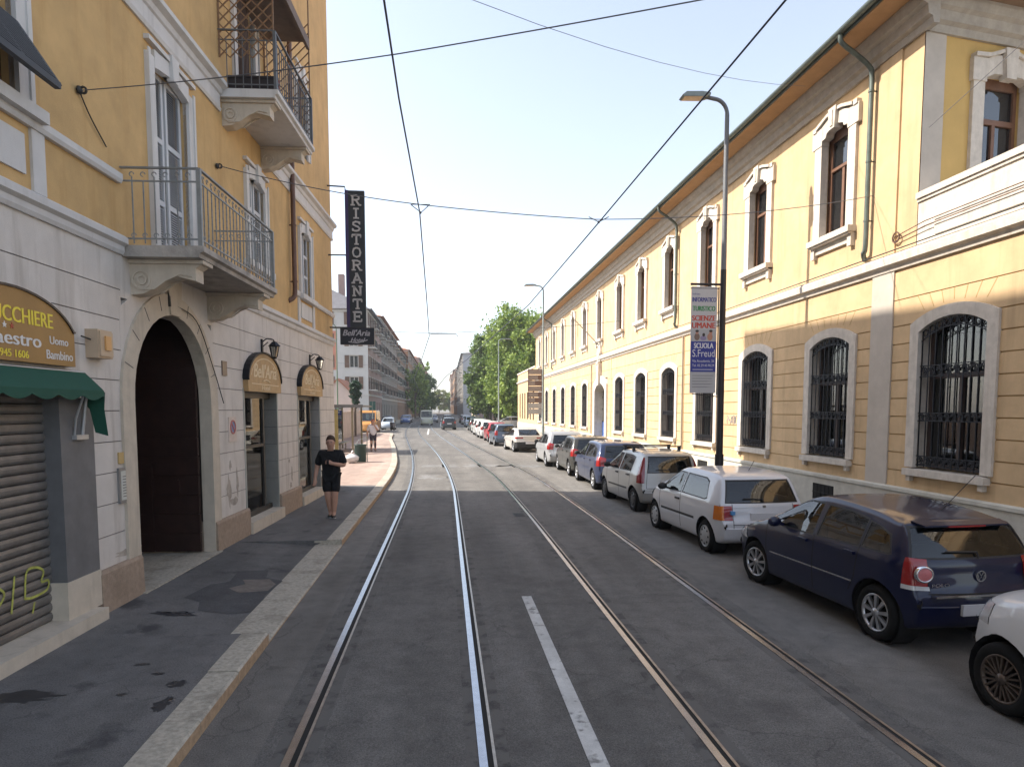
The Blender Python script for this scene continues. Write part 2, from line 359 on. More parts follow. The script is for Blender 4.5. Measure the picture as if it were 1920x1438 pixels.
# worn patches on the left pavement and covers
def pav_z(x, y):
    k = path(KP[:-5], y) - (.268 if kerb_h(y) > .1 else .468); q = (x - k) / (inner_x(y) - k)
    return kerb_h(y) - .006 + (.118 - kerb_h(y) + .006) * min(1, max(0, q) / .35)
def patch(name, pts, z, m, drape=0):
    mb = MB(); n = len(pts)
    if not drape: mb.add([(x, y, z) for x, y in pts], [tuple(range(n))])
    else:
        cx = sum(p[0] for p in pts) / n; cy = sum(p[1] for p in pts) / n; vs = []
        for k in (1, .66, .33, 0):
            for x, y in pts: X = cx + (x - cx) * k; Y = cy + (y - cy) * k; vs.append((X, Y, pav_z(X, Y) + drape))
        mb.add(vs, [(r * n + i, r * n + (i + 1) % n, (r + 1) * n + (i + 1) % n, (r + 1) * n + i) for r in range(3) for i in range(n)], 0, True)
    return struct(mb.build(name, m))
def blob(cx, cy, rx, ry, n=18, rough=.25):
    return [(cx + rx * math.cos(2 * math.pi * i / n) * (1 + rng.uniform(-rough, rough)), cy + ry * math.sin(2 * math.pi * i / n) * (1 + rng.uniform(-rough, rough))) for i in range(n)]
PATCHD = asphalt('dark_repair_asphalt', (.085, .083, .085), stain=.3, crack=.3)
patch('pavement_repair', [(-2.32, 8.3), (-2.6, 8.15), (-3.0, 8.25), (-3.1, 8.6), (-3.35, 8.75), (-3.25, 9.4), (-3.05, 9.6), (-3.1, 10.2), (-2.7, 10.35), (-2.62, 9.9), (-2.35, 9.75), (-2.4, 9.0)], 0, PATCHD, .004)
PATCHP = mat('worn_pavement_base', (.17, .145, .125), .9, .25, 9)
patch('pavement_hole', [(-2.42, 9.2), (-2.75, 9.05), (-2.95, 9.25), (-2.8, 9.5), (-2.9, 9.72), (-2.55, 9.8), (-2.4, 9.55)], 0, PATCHP, .0075)
WET = mat('wet_stain', (.034, .034, .038), .45, .2, 8)
for cx, cy, rx, ry in ((-3.62, 5.75, .34, .12), (-2.35, 5.9, .08, .07), (-2.6, 6.15, .05, .035), (-2.3, 5.5, .07, .12), (-2.85, 6.4, .07, .03), (-3.2, 8.1, .25, .1), (-2.72, 5.72, .04, .03)):
    patch('pavement_stain', blob(cx, cy, rx, ry, 30, .4), 0, WET, rng.uniform(.002, .0035))
IRON = mat('cast_iron', (.05, .048, .045), .6, .2, 20, metal=.4)
for (x, y, a, b_, z, lab) in ((1.72, 15.6, .14, .3, .0075, 'small iron drain cover beside the right tram track'), (-3.3, 4.35, .2, .28, .122, 'iron grating in the left pavement by the shop step')):
    mb = MB(); mb.box(x - a, x + a, y - b_, y + b_, z - .02, z); [mb.box(x - a + .02, x + a - .02, y - b_ + .04 + k * .07, y - b_ + .07 + k * .07, z, z + .004) for k in range(int(b_ * 2 / .07) - 1)]; tag(mb.build('drain_cover', IRON), lab, 'drain cover')
PALEP = asphalt('pale_road_patch', (.185, .185, .185), stain=1, scol=(.145, .137, .125), sscale=2.2, smin=.47, crack=0)
for cx, cy, rx, ry in ((.9, 29.5, 2.2, .8), (-.55, 24.6, .55, .9), (3.2, 29.0, 1.1, .7)): patch('road_patch', blob(cx, cy, rx, ry, 26, .2), .0062, PALEP)  # paler blotchy patches laid on the road
# ------------------------------------------------------------------ right building: two-storey cream school
YEL = mat('yellow_plaster', (.58, .41, .235), .88, .13, 1.6, .15, 90, stain=.75, sscale=.8, scol=(.43, .30, .17), streak=True)
YELR = mat('ochre_plaster', (.56, .37, .13), .88, .08, 1.3, .12, 90, stain=.4, sscale=.8, scol=(.45, .29, .1), streak=True)
GROOVE = mat('groove_plaster', (.40, .27, .11), .9, .1, 4)
STONE = mat('pale_stone', (.58, .525, .46), .82, .14, 6, .15, 60, stain=.45, sscale=1.6, scol=(.34, .29, .23), streak=True)
STONEG = mat('grey_stone', (.38, .34, .29), .85, .15, 5, .15, 60, stain=.4, sscale=1.2, scol=(.22, .2, .17))
PILG = mat('grey_render', (.49, .435, .375), .85, .1, 2, .1, 80)
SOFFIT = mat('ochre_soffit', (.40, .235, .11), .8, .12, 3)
GUT = mat('green_metal', (.12, .145, .13), .45, .2, 6, metal=.4)
WOOD = mat('brown_window_wood', (.17, .085, .05), .55, .15, 8)
IRONB = mat('black_iron', (.016, .017, .022), .5, .1, 10, metal=.5)
DARK = mat('dark_interior', (.012, .011, .01), .9, 0)
PANE = glass('window_glass', (.8, .86, .84), (.03, .04, .045), .85, 2.0)
PANER = glass('dark_window_glass', (.5, .5, .5), (.02, .022, .025), .5, 2.3)
CURT = mat('beige_curtain', (.42, .33, .2), .9, .15, 2)
CURTW = mat('pale_curtain', (.5, .48, .42), .9, .1, 2)
COPPER = mat('brown_pipe', (.13, .07, .05), .5, .15, 5, metal=.3)
XR = 8.87
school = thing('school_building', 'long two-storey cream yellow building with arched barred windows, right side of the street', 'building', (XR, 0, 0))
cols = [7.3, 11.02, 14.78, 18.5, 22.2, 26.0, 29.8, 33.6, 42.1, 46.0, 50.0, 54.0, 58.1, 62.3]
DOORY = 37.75
YN, YF, YC = 3.0, 65.5, 12.05
# ground-floor wall
gz_l = [.95 + .352 * k for k in range(1, 10)]
def gholes(u, z):
    for c in cols:
        if abs(u - c) < .93 and 1.36 < z < 4.16: return True
    return abs(u - DOORY) < 1.62 and z < 4.25
us = [YN, YF] + [c + k for c in cols for k in (-.93, .93, -1.03, 1.03)] + [DOORY - 1.62, DOORY + 1.62, 12.6, 13.27, 40.0, 40.15, 24.25, 24.4, 35.3, 35.45, 56.0, 56.15]
zs = [.12, .95, 1.36, 4.16, 4.25, 4.62, 4.64, 5.3]
for z in gz_l: zs += [z - .011, z + .011]
def fg(u, z):
    if gholes(u, z): return None
    if 12.6 < u < 13.27: return (.03, 1)
    if z < .95: return (-.02, 0)
    for a in (40.0, 24.25, 35.3, 56.0):
        if a < u < a + .15: return (.02, 0)
    for g in gz_l:
        if abs(z - g) < .011: return (-.022, 2)
    if 4.62 < z < 4.64: return (-.015, 2)
    return (0, 0)
mb = MB(); relief(mb, us, zs, fg, -1, -.36)
# radial voussoir joints above the windows
for c in cols:
    for k in range(-3, 4):
        a = k * .23; u0, u1 = c + a * 1.05, c + a * 1.32
        mb.prism([(u0 - .007, 4.42 - abs(a) * .12), (u0 + .007, 4.42 - abs(a) * .12), (u1 + .007, 4.62), (u1 - .007, 4.62)], lambda u, v, w_: (-w_, u, v), -.002, .003, 2)
mb.build('ground_floor_wall', [YEL, PILG, GROOVE], school)
# upper wall
upc = cols[2:8] + [38.0] + cols[8:]
def uholes(u, z):
    return any(abs(u - c) < .62 and 6.45 < z < 8.98 for c in upc)
us = [YC, YF] + [c + k for c in upc for k in (-.62, .62)] + [12.62, 13.3]
def fu(u, z):
    if uholes(u, z): return None
    if 12.62 < u < 13.3: return (.035, 0)
    return (0, 0)
mb = MB(); relief(mb, us, [5.3, 6.45, 8.98, 10.1], fu, -1, -.4); mb.build('upper_floor_wall', YEL, school)
# far end wall, back and roof body
mb = MB(); mb.add([(0, YF, .1), (12, YF, .1), (12, YF, 10.05), (0, YF, 10.05)], [(0, 1, 2, 3)]); mb.build('end_wall', YEL, school)
pf = lambda u, v, w_: (-u, w_, v)
# plinth with coping
mb = MB(); segs = [(YN, DOORY - 1.9), (DOORY + 1.9, YF)]
for a, b in segs:
    mb.prism([(-.05, .1), (.05, .1), (.05, .88), (.085, .9), (.085, .96), (.05, .985), (-.05, .985)], pf, a, b)
mb.build('plinth', mat('plinth_stone', (.52, .5, .44), .85, .12, 4, .2, 70, stain=.5, sscale=1.1, scol=(.3, .28, .24)), school)
for c in (14.78, 22.2, 29.8, 46.0, 54.0): v = MB(); v.box(-.056, -.03, c - .42, c + .42, .36, .74); v.box(-.075, -.045, c - .42, c + .42, .52, .545); [v.box(-.07, -.05, c - .4 + k * .16, c - .385 + k * .16, .36, .74) for k in range(6)]; v.build('cellar_vent', DARK, school)
# string course
mb = MB(); mb.prism([(-.02, 5.22), (.05, 5.22), (.07, 5.3), (.15, 5.34), (.16, 5.48), (.13, 5.5), (.13, 5.54), (-.02, 5.56)], pf, YN, YF + .1)
mb.build('string_course', STONE, school)
mb = MB(); mb.tube([(-.17, YN, 5.585), (-.17, 24, 5.575), (-.17, YF, 5.585)], .012, 6); mb.build('facade_cable', IRON, school)
# cornice, soffit, gutter, roof
mb = MB(); mb.prism([(-.05, 9.44), (.06, 9.44), (.09, 9.56), (.17, 9.6), (.19, 9.76), (.27, 9.8), (.31, 9.93), (.31, 10.0), (-.05, 10.0)], pf, YC - .3, YF + .3)
mb.build('cornice', STONEG, school)
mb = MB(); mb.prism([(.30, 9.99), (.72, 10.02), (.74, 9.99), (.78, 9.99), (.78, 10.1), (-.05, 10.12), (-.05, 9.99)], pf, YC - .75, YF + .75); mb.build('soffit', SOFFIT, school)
mb = MB(); mb.prism([(.86 + .075 * math.cos(a), 10.13 + .075 * math.sin(a)) for a in np.linspace(-math.pi, 0, 9)] + [(.92, 10.135), (.80, 10.135)], pf, YC - .82, YF + .82); mb.prism([(.78, 10.02), (.8, 10.02), (.8, 10.18), (.78, 10.18)], pf, YC - .8, YF + .8)
mb.build('gutter', GUT, school)
ROOFT = mat('terracotta_roof', (.33, .14, .08), .85, .25, 5)
mb = MB(); mb.add([(-.86, YC - .8, 10.16), (-.86, YF + .8, 10.16), (6.5, YF - 5, 12.7), (6.5, YC + 5, 12.7), (13.5, YC - .8, 10.16), (13.5, YF + .8, 10.16)], [(0, 1, 2, 3), (2, 1, 5), (3, 2, 5, 4), (0, 3, 4)])
mb.build('roof', ROOFT, school)
# downpipes
def pipe(y, m, bottom=5.75):
    a = MB(); a.tube(cr([(-.84, y - .02, 10.1), (-.8, y, 9.92), (-.5, y, 9.72), (-.2, y, 9.5), (-.12, y, 9.3), (-.12, y, 8.6), (-.12, y, 7), (-.12, y, bottom + .15), (-.12, y + .06, bottom), (-.02, y + .16, bottom - .12)], 4), .05, 10)
    for z in (9.0, 7.6, 6.4): a.tube([(-.12, y, z - .02), (-.12, y, z + .02)], .06, 10); a.bar((0, y, z), (-.1, y, z), .012)
    return a.build('downpipe', m, school)
pipe(13.42, GUT); pipe(25.05, GUT); pipe(54.9, GUT, 5.9)
for y in (40.07, 24.32):
    a = MB(); a.tube([(-.06, y, 1.0), (-.06, y, 5.2)], .028, 8); a.build('cable_conduit', STONEG, school)
# --- ground window (prototype then copies)
def arc_pts(hw, zs_, rise, n=14):
    r_ = (hw * hw + rise * rise) / (2 * rise); a0 = math.asin(hw / r_)
    return [(r_ * math.sin(t), zs_ + rise - r_ + r_ * math.cos(t)) for t in np.linspace(-a0, a0, n)]
fx = lambda u, v, w_: (-w_, u, v)
def ground_window(curtain):
    I = [(-.80, 1.4)] + arc_pts(.80, 3.93, .22) + [(.80, 1.4)]
    O = [(-1.03, 1.4)] + arc_pts(1.03, 4.1, .25) + [(1.03, 1.4)]
    s = MB(); s.strip(I, O, fx, -.30, .045)
    wn = s.build('arched_window', STONE, school)
    s = MB(); s.box(-.13, .2, -.98, .98, 1.25, 1.375); s.box(-.085, .0, -.92, -.82, 1.14, 1.25); s.box(-.085, .0, .82, .92, 1.14, 1.25); s.build('sill', STONE, wn)
    g = MB(); d = -.03
    for k in range(10):
        u = -.765 + k * .17; top = 3.95 + .2 * (1 - (u / .8) ** 2)
        g.box(.02, .036, u - .009, u + .009, 1.42, top - .02)
    def band(z, h, rr):
        g.box(.015, .04, -.8, .8, z - .008, z + .008); g.box(.015, .04, -.8, .8, z + h - .008, z + h + .008)
        n = int(1.6 / (2 * rr)); 
        for k in range(n):
            u = -.8 + (k + .5) * 1.6 / n
            g.ring((.028, u, z + h / 2), rr * .82, .009, (0, 1, 2), 10, arc=.85); g.ring((.028, u + rr * .2, z + h / 2), rr * .42, .008, (0, 1, 2), 8, arc=.8)
            g.tube([(.028, u - rr, z), (.028, u + rr * .3, z + h)], .008, 4)
    band(1.45, .17, .085); band(2.28, .15, .075); band(3.1, .2, .09)
    for k in range(9):
        u = -.7 + k * .175; z = 3.86 + .2 * (1 - (u / .8) ** 2); g.ring((.028, u, z), .06, .008, (0, 1, 2), 8)
    P = [(u * .99, z - .17) for u, z in arc_pts(.80, 3.93, .22)]
    g.tube([(.028, u, z) for u, z in P], .009, 4)
    g.build('window_grille', IRONB, wn)
    f = MB()
    fr = .07
    f.strip([(-.72, 1.47)] + [(u * .9, z - .07) for u, z in arc_pts(.80, 3.93, .22)] + [(.72, 1.47)], [(-.80, 1.4)] + arc_pts(.80, 3.93, .22) + [(.80, 1.4)], fx, -.29, -.22)
    f.box(.22, .29, -.8, .8, 1.4, 1.48); f.box(.22, .29, -.8, .8, 3.06, 3.15); f.box(.215, .285, -.045, .045, 1.48, 3.06)
    f.build('sash', mat('dark_sash', (.06, .04, .035), .5, .1), wn)
    q = MB(); q.prism([(-.78, 1.42)] + [(u * .97, z - .02) for u, z in arc_pts(.80, 3.93, .22)] + [(.78, 1.42)], fx, -.262, -.256); q.build('pane', PANE, wn)
    c = MB(); n = 50; A = []
    for k in range(n + 1):
        u = -.9 + 1.8 * k / n; A.append((.335 + .018 * math.sin(u * 38 + math.sin(u * 7) * 2), u))
    vs = [(x, u, 1.3) for x, u in A] + [(x, u, 4.2) for x, u in A]
    c.add(vs, [(k, k + 1, n + 2 + k, n + 1 + k) for k in range(n)], 0, True); c.build('curtain', CURT, wn)
    return wn
gw = ground_window(True); gw.location.y = cols[1]
CV = [CURT, mat('grey_curtain', (.32, .33, .31), .9, .15, 2), mat('tan_curtain', (.36, .26, .15), .9, .15, 2), mat('cream_curtain', (.52, .47, .37), .9, .15, 2)]
for k, c in enumerate(cols[:1] + cols[2:]):
    q = dup(gw, school, (0, c, 0))
    for h in q.children:
        if h.name.startswith('curtain'):
            h.material_slots[0].link = 'OBJECT'; h.material_slots[0].material = CV[(k * 3 + k // 2) % 4]; h.location.z = (0, -.9, 0, -1.5, 0, -.4)[k % 6]
def upper_window():
    s = MB(); q = lambda u0, u1, z0, z1, d0, d1: s.box(-d1, -d0, u0, u1, z0, z1)
    for sg in (-1, 1):
        q(*sorted((sg * .52, sg * .80)), 6.46, 8.62, -.1, .07)
        q(*sorted((sg * .50, sg * .9)), 8.62, 9.02, -.1, .085); q(*sorted((sg * .72, sg * .86)), 9.0, 9.1, -.02, .11)
        q(*sorted((sg * .66, sg * .80)), 6.05, 6.34, -.02, .1)
        s.strip([(sg * .14, 9.17), (sg * .3, 9.15), (sg * .5, 9.09), (sg * .7, 9.03)], [(sg * .14, 9.24), (sg * .3, 9.22), (sg * .5, 9.16), (sg * .7, 9.1)], fx, 0, .13)
    A = [(-.52, 8.72), (-.36, 8.74), (-.32, 8.82), (-.15, 8.88), (0, 8.89), (.15, 8.88), (.32, 8.82), (.36, 8.74), (.52, 8.72)]
    B = [(-.52, 9.03), (-.36, 9.1), (-.3, 9.13), (-.15, 9.17), (0, 9.18), (.15, 9.17), (.3, 9.13), (.36, 9.1), (.52, 9.03)]
    s.strip(A, B, fx, -.12, .08)
    s.prism([(-.11, 8.8), (.11, 8.8), (.15, 9.27), (-.15, 9.27)], fx, -.05, .16); q(-.05, .05, 8.86, 9.2, .16, .18)
    q(-.66, .66, 6.14, 6.34, -.02, .06)
    wn = s.build('upper_window', STONE, school)
    s = MB(); s.box(-.2, .3, -.84, .84, 6.34, 6.47); s.box(-.16, 0, -.8, .8, 6.3, 6.34); s.build('sill', STONE, wn)
    f = MB()
    for a, b, c, d in ((-.6, -.46, 6.47, 8.95), (.46, .6, 6.47, 8.95), (-.46, .46, 8.66, 8.95), (-.46, .46, 6.47, 6.56), (-.46, .46, 7.98, 8.07), (-.045, .045, 6.56, 7.98)): f.box(.17, .24, a, b, c, d)
    f.box(.15, .2, -.46, .46, 7.99, 8.04); f.build('sash', WOOD, wn)
    g = MB(); g.box(.2, .206, -.5, .5, 6.5, 8.75); g.build('pane', PANER, wn)
    g = MB(); g.box(.38, .40, -.7, .7, 6.4, 9.0); g.build('backing', DARK, wn)
    c = MB(); c.box(.26, .265, -.46, -.1, 6.5, 8.6); c.box(.26, .265, .2, .46, 6.5, 8.6); c.build('curtain', CURTW, wn)
    return wn
uw = upper_window(); uw.location.y = upc[0]
for k, c in enumerate(upc[1:]):
    q = dup(uw, school, (0, c, 0))
    for h in q.children:
        if h.name.startswith('curtain'): h.location.y = (.0, .12, -.1, .2)[k % 4]; h.location.z = (0, .5, 0, .9, .25)[k % 5]
# portal
I = [(-1.25, .12)] + arc_pts(1.25, 3.55, .42) + [(1.25, .12)]
O = [(-1.66, .12)] + arc_pts(1.66, 3.9, .5) + [(1.66, .12)]
s = MB(); s.strip(I, O, fx, -.5, .09); s.prism([(-.2, 3.85), (.2, 3.85), (.28, 5.1), (-.28, 5.1)], fx, 0, .22)
por = s.build('portal', STONE, school, (0, DOORY, 0))
s = MB(); s.box(.42, .47, -1.25, 1.25, .12, 1.75); [s.box(.40, .42, -1.2 + k * .6, -.68 + k * .6, .3, 1.6) for k in range(4)]; s.build('blue_door', mat('blue_paint', (.02, .09, .33), .45, .12, 5), por)
s = MB(); s.box(.44, .45, -1.25, 1.25, 1.75, 4.0); s.build('pane', PANER, por)
s = MB(); [s.box(.40, .44, u - .03, u + .03, 1.75, 3.95) for u in (-.84, -.42, 0, .42, .84)]; [s.box(.40, .44, -1.25, 1.25, z - .03, z + .03) for z in (1.78, 2.5, 3.2)]; s.build('door_bars', IRONB, por)
s = MB(); s.box(.6, .62, -1.4, 1.4, .1, 4.1); s.build('backing', DARK, por)
s = MB(); s.box(-.5, .4, -1.6, 1.6, .1, .2); s.build('doorstep', GRANITE, por)
s = MB(); s.prism([(-.28, 5.2), (.28, 5.2), (.36, 5.75), (.2, 6.2), (0, 6.32), (-.2, 6.2), (-.36, 5.75)], fx, .0, .14); s.prism([(-.2, 5.3), (.2, 5.3), (.26, 5.72), (0, 6.1), (-.26, 5.72)], fx, .14, .19); s.ball((-.2, 0, 5.1), (.1, .16, .14)); s.build('stone_crest', STONE, por)
s = MB(); s.tube([(-.1, 0, 6.1), (-1.5, 0, 7.5)], .03, 8); s.ball((-1.52, 0, 7.52), .05); s.build('flagpole', STONEG, por)
# return wall of the upper storey at the terrace
mb = MB()
def fr_(u, z):
    if inr(u, 1.38, 2.5) and inr(z, 6.0, 8.9): return None
    if u < .48: return (.02, 1)
    return (0, 0)
relief(mb, [0, .48, 1.38, 2.5, 9], [5.5, 6.0, 8.9, 10.05], fr_, 1, -.35)
ret = mb.build('terrace_wall', [YELR, PILG], school, (0, YC, 0), R(-80))
rx_ = lambda u, v, w_: (w_, u, v)
s = MB()
q = lambda u0, u1, z0, z1, d0, d1: s.box(d0, d1, u0, u1, z0, z1)
q(1.12, 1.40, 5.6, 8.7, -.1, .07); q(2.48, 2.76, 5.6, 8.7, -.1, .07); q(1.08, 1.42, 8.7, 9.12, -.1, .09); q(2.46, 2.8, 8.7, 9.12, -.1, .09)
s.strip([(1.42, 8.78), (1.6, 8.86), (1.94, 8.88), (2.3, 8.86), (2.46, 8.78)], [(1.42, 9.12), (1.6, 9.2), (1.94, 9.24), (2.3, 9.2), (2.46, 9.12)], rx_, -.1, .085)
s.prism([(1.82, 8.78), (2.06, 8.78), (2.1, 9.34), (1.78, 9.34)], rx_, 0, .16)
s.strip([(1.1, 9.12), (1.45, 9.14), (1.8, 9.26)], [(1.1, 9.19), (1.45, 9.21), (1.8, 9.33)], rx_, 0, .13); s.strip([(2.08, 9.26), (2.43, 9.14), (2.78, 9.12)], [(2.08, 9.33), (2.43, 9.21), (2.78, 9.19)], rx_, 0, .13)
tw = s.build('terrace_window', STONE, ret)
f = MB()
for a, b, c, d in ((1.36, 1.45, 5.6, 8.9), (2.42, 2.52, 5.6, 8.9), (1.45, 2.42, 8.72, 8.9), (1.45, 2.42, 8.05, 8.15), (1.9, 1.98, 5.6, 8.05)): f.box(-.24, -.17, a, b, c, d)
f.build('sash', WOOD, tw)
g = MB(); g.box(-.22, -.214, 1.4, 2.5, 5.6, 8.8); g.build('pane', PANER, tw)
g = MB(); g.box(-.36, -.34, 1.3, 2.6, 5.6, 9); g.build('backing', DARK, tw)
mb = MB(); pr_ = lambda u, v, w_: (u, w_, v)
mb.prism([(-.05, 9.44), (.06, 9.44), (.09, 9.56), (.17, 9.6), (.19, 9.76), (.27, 9.8), (.31, 9.93), (.31, 10.0), (-.05, 10.0)], pr_, .0, 9); mb.build('cornice', STONEG, ret)
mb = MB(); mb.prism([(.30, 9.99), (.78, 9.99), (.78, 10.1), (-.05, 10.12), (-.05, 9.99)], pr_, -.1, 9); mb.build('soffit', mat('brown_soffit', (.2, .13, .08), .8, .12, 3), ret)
# terrace parapet and floor
mb = MB(); mb.box(.0, .28, YN, YC - .02, 5.5, 6.42); mb.box(-.03, .0, YN, YC - .5, 5.66, 6.28); mb.box(-.06, .34, YN, YC - .01, 6.42, 6.53); mb.box(-.03, .3, YN, YC - .015, 6.36, 6.42)
mb.box(.28, 9, YN, YC + 1.5, 5.42, 5.5); mb.build('terrace_parapet', STONE, school)
a = MB()
for z in (5.95, 5.86): a.tube([(-.05, YC + .55, z - .08), (-.07, YC - .3, z), (-.07, YN, z + .03)], .009, 6)
a.ring((-.06, YC + .5, 5.85), .1, .01, (0, 1, 2), 10); a.build('parapet_cable', COPPER, school)
# lower annex beyond
annex = thing('annex', 'single-storey cream annex with parapet beyond the long yellow building', 'building', (XR, 0, 0))
ac = [67.3, 69.7, 72.1, 74.5, 76.9, 79.3]
mb = MB()
def fa(u, z):
    if any(abs(u - c) < .5 and 1.4 < z < 4.3 for c in ac): return None
    return (0, 0)
relief(mb, [65.5, 81.8] + [c + k for c in ac for k in (-.5, .5)], [.1, .95, 1.4, 4.3, 6.65], fa, -1, -.3); mb.add([(0, 81.8, .1), (12, 81.8, .1), (12, 81.8, 6.65), (0, 81.8, 6.65)], [(0, 1, 2, 3)]); mb.add([(0, 65.6, 6.6), (12, 65.6, 6.6), (12, 81.8, 6.6), (0, 81.8, 6.6)], [(0, 1, 2, 3)]); mb.build('wall', YEL, annex)
mb = MB(); mb.prism([(-.02, 5.5), (.06, 5.5), (.15, 5.6), (.15, 5.72), (-.02, 5.75)], pf, 65.7, 81.95); mb.prism([(-.1, 6.62), (.07, 6.62), (.07, 6.78), (-.1, 6.8)], pf, 65.7, 81.9); mb.prism([(-.05, .1), (.05, .1), (.05, .95), (-.05, .97)], pf, 65.7, 81.85); mb.build('moulding', STONE, annex)
g = MB(); g.box(.2, .21, -.5, .5, 1.4, 4.3); [g.box(.05, .07, -.45 + k * .15, -.43 + k * .15, 1.4, 4.3, 1) for k in range(7)]; [g.box(.04, .08, -.5, .5, z, z + .03, 1) for z in (1.5, 2.4, 3.4, 4.1)]
g1 = g.build('barred_window', [PANER, IRONB], annex, (0, ac[0], 0))
for c in ac[1:]: dup(g1, annex, (0, c, 0))
# ------------------------------------------------------------------ left building: yellow apartment house
LA = R(-2.8); LP = Vector((-4.42, 0, 0))
LU = Vector((math.sin(R(2.8)), math.cos(R(2.8)), 0)); LN = Vector((math.cos(R(2.8)), -math.sin(R(2.8)), 0))
def LW(s, d=0., z=0.): return LP + LU * s + LN * d + Vector((0, 0, z))
YL = mat('warm_yellow_plaster', (.56, .365, .16), .9, .14, 1.6, .18, 80, stain=.65, sscale=.8, scol=(.45, .27, .1), streak=True)
WHL = mat('white_plaster', (.64, .59, .54), .88, .1, 1.8, .15, 90, stain=.75, sscale=1.0, scol=(.42, .37, .32), streak=True)
GRL = mat('dark_joint', (.16, .14, .14), .9, .1, 4)
CREAM = mat('cream_stone', (.57, .495, .40), .85, .1, 5, .15, 60, stain=.5, sscale=1.5, scol=(.34, .29, .22), streak=True)
TRIM = mat('white_trim', (.62, .60, .58), .85, .06, 3, .08, 80, stain=.4, sscale=1.2, scol=(.38, .36, .34), streak=True)
PINKG = mat('pink_granite', (.36, .27, .20), .85, .2, 14, .35, 70, stain=.5, sscale=1.4, scol=(.2, .15, .11))
GREYP = mat('grey_pillar_paint', (.15, .148, .15), .6, .15, 4)
SHUT = mat('shutter_metal', (.20, .185, .17), .5, .2, 5, metal=.35, stain=.4, sscale=1.5, scol=(.09, .07, .06))
RAILM = mat('grey_railing', (.25, .26, .26), .5, .15, 10, metal=.2)
SLAT = mat('pale_shutter_slats', (.55, .56, .58), .6, .06, 6)
BROWNW = mat('dark_brown_gate', (.028, .011, .008), .55, .3, 5)
house = thing('apartment_house', 'yellow plaster house with white ground floor and two iron balconies, left side of the street', 'building', LP, LA)
SE = 21.0
AC, AR, AZS = 10.23, 1.22, 2.62
D2, D3 = (13.1, 15.12), (16.86, 19.05)
jz = [.62 + .372 * k for k in range(1, 10)]
us = [-12, 2.6, 7.46, 8.03, AC - 1.4, AC + 1.4, *D2, *D3, SE]
zs = [.1, .12, .25, .33, .62, 2.66, 2.84, 3.88, 4.45]
for z in jz: zs += [z - .006, z + .006]
def fl(u, z):
    if 2.6 < u < 7.46 and .25 < z < 2.66: return None
    if abs(u - AC) < 1.4 and z < 3.88: return None
    if inr(u, *D2) and .33 < z < 2.84: return None
    if inr(u, *D3) and .33 < z < 2.84: return None
    if 2.6 < u < 7.46 and z <= 3.6: return (0, 0)
    for g in jz:
        if abs(z - g) < .006 and not (abs(u - AC) < 1.4): return (-.014, 1)
    return (0, 0)
mb = MB(); relief(mb, us, zs, fl, 1, -.42); mb.build('ground_floor_wall', [WHL, GRL], house)
# upper wall
wins = [(6.1, 7.08, 5.45, 7.15), (9.88, 10.95, 4.53, 7.2), (13.62, 14.58, 5.35, 7.0), (17.42, 18.34, 5.35, 6.95), (13.2, 14.2, 7.97, 10.5), (1.8, 2.75, 5.45, 7.15), (9.9, 10.9, 8.9, 10.7), (17.4, 18.3, 8.9, 10.7), (6.05, 7.0, 8.9, 10.7)]
us = [-12, SE] + [a for w_ in wins for a in w_[:2]]; zs = [4.45, 16.0] + [a for w_ in wins for a in w_[2:]]
def fl2(u, z):
    for a, b, c, d in wins:
        if a < u < b and c < z < d: return None
    return (0, 0)
mb = MB(); relief(mb, us, zs, fl2, 1, -.3); mb.build('upper_wall', YL, house)
mb = MB(); mb.add([(0, SE, .1), (-12, SE, .1), (-12, SE, 16), (0, SE, 16)], [(0, 1, 2, 3)]); mb.add([(0, -12, .1), (-12, -12, .1), (-12, -12, 16), (0, -12, 16)], [(0, 1, 2, 3)]); mb.build('end_wall', YL, house)
mb = MB(); mb.add([(.55, -12, 16), (.55, SE + .1, 16), (-6, SE + .1, 19), (-6, -12, 19), (-12.5, SE + .1, 16), (-12.5, -12, 16)], [(0, 1, 2, 3), (3, 2, 4, 5), (1, 4, 2)]); mb.add([(.55, -12, 16), (.55, SE + .1, 16), (0, SE + .1, 16), (0, -12, 16)], [(0, 1, 2, 3)]); mb.build('roof', ROOFT, house)
lf = lambda u, v, w_: (u, w_, v)   # profile (d,z) extruded along s
def ledge(name, prof, m, *segs):
    a = MB()
    for s0, s1 in segs: a.prism(prof, lf, s0, s1)
    return a.build(name, m, house)
ledge('string_course', [(-.02, 4.40), (.03, 4.40), (.05, 4.44), (.05, 4.5), (.1, 4.53), (.1, 4.60), (.06, 4.63), (-.02, 4.65)], TRIM, (-12, 8.88), (11.98, SE))
ledge('upper_band', [(-.02, 7.57), (.03, 7.57), (.05, 7.62), (.03, 7.64), (.03, 7.84), (.06, 7.86), (.08, 7.93), (.16, 7.97), (.16, 8.04), (-.02, 8.08)], TRIM, (-12, 12.28), (14.92, SE + .12))
ledge('sill_band', [(-.02, 5.26), (.05, 5.26), (.07, 5.3), (.07, 5.37), (-.02, 5.39)], TRIM, (-12, 8.87), (16.7, SE + .05))
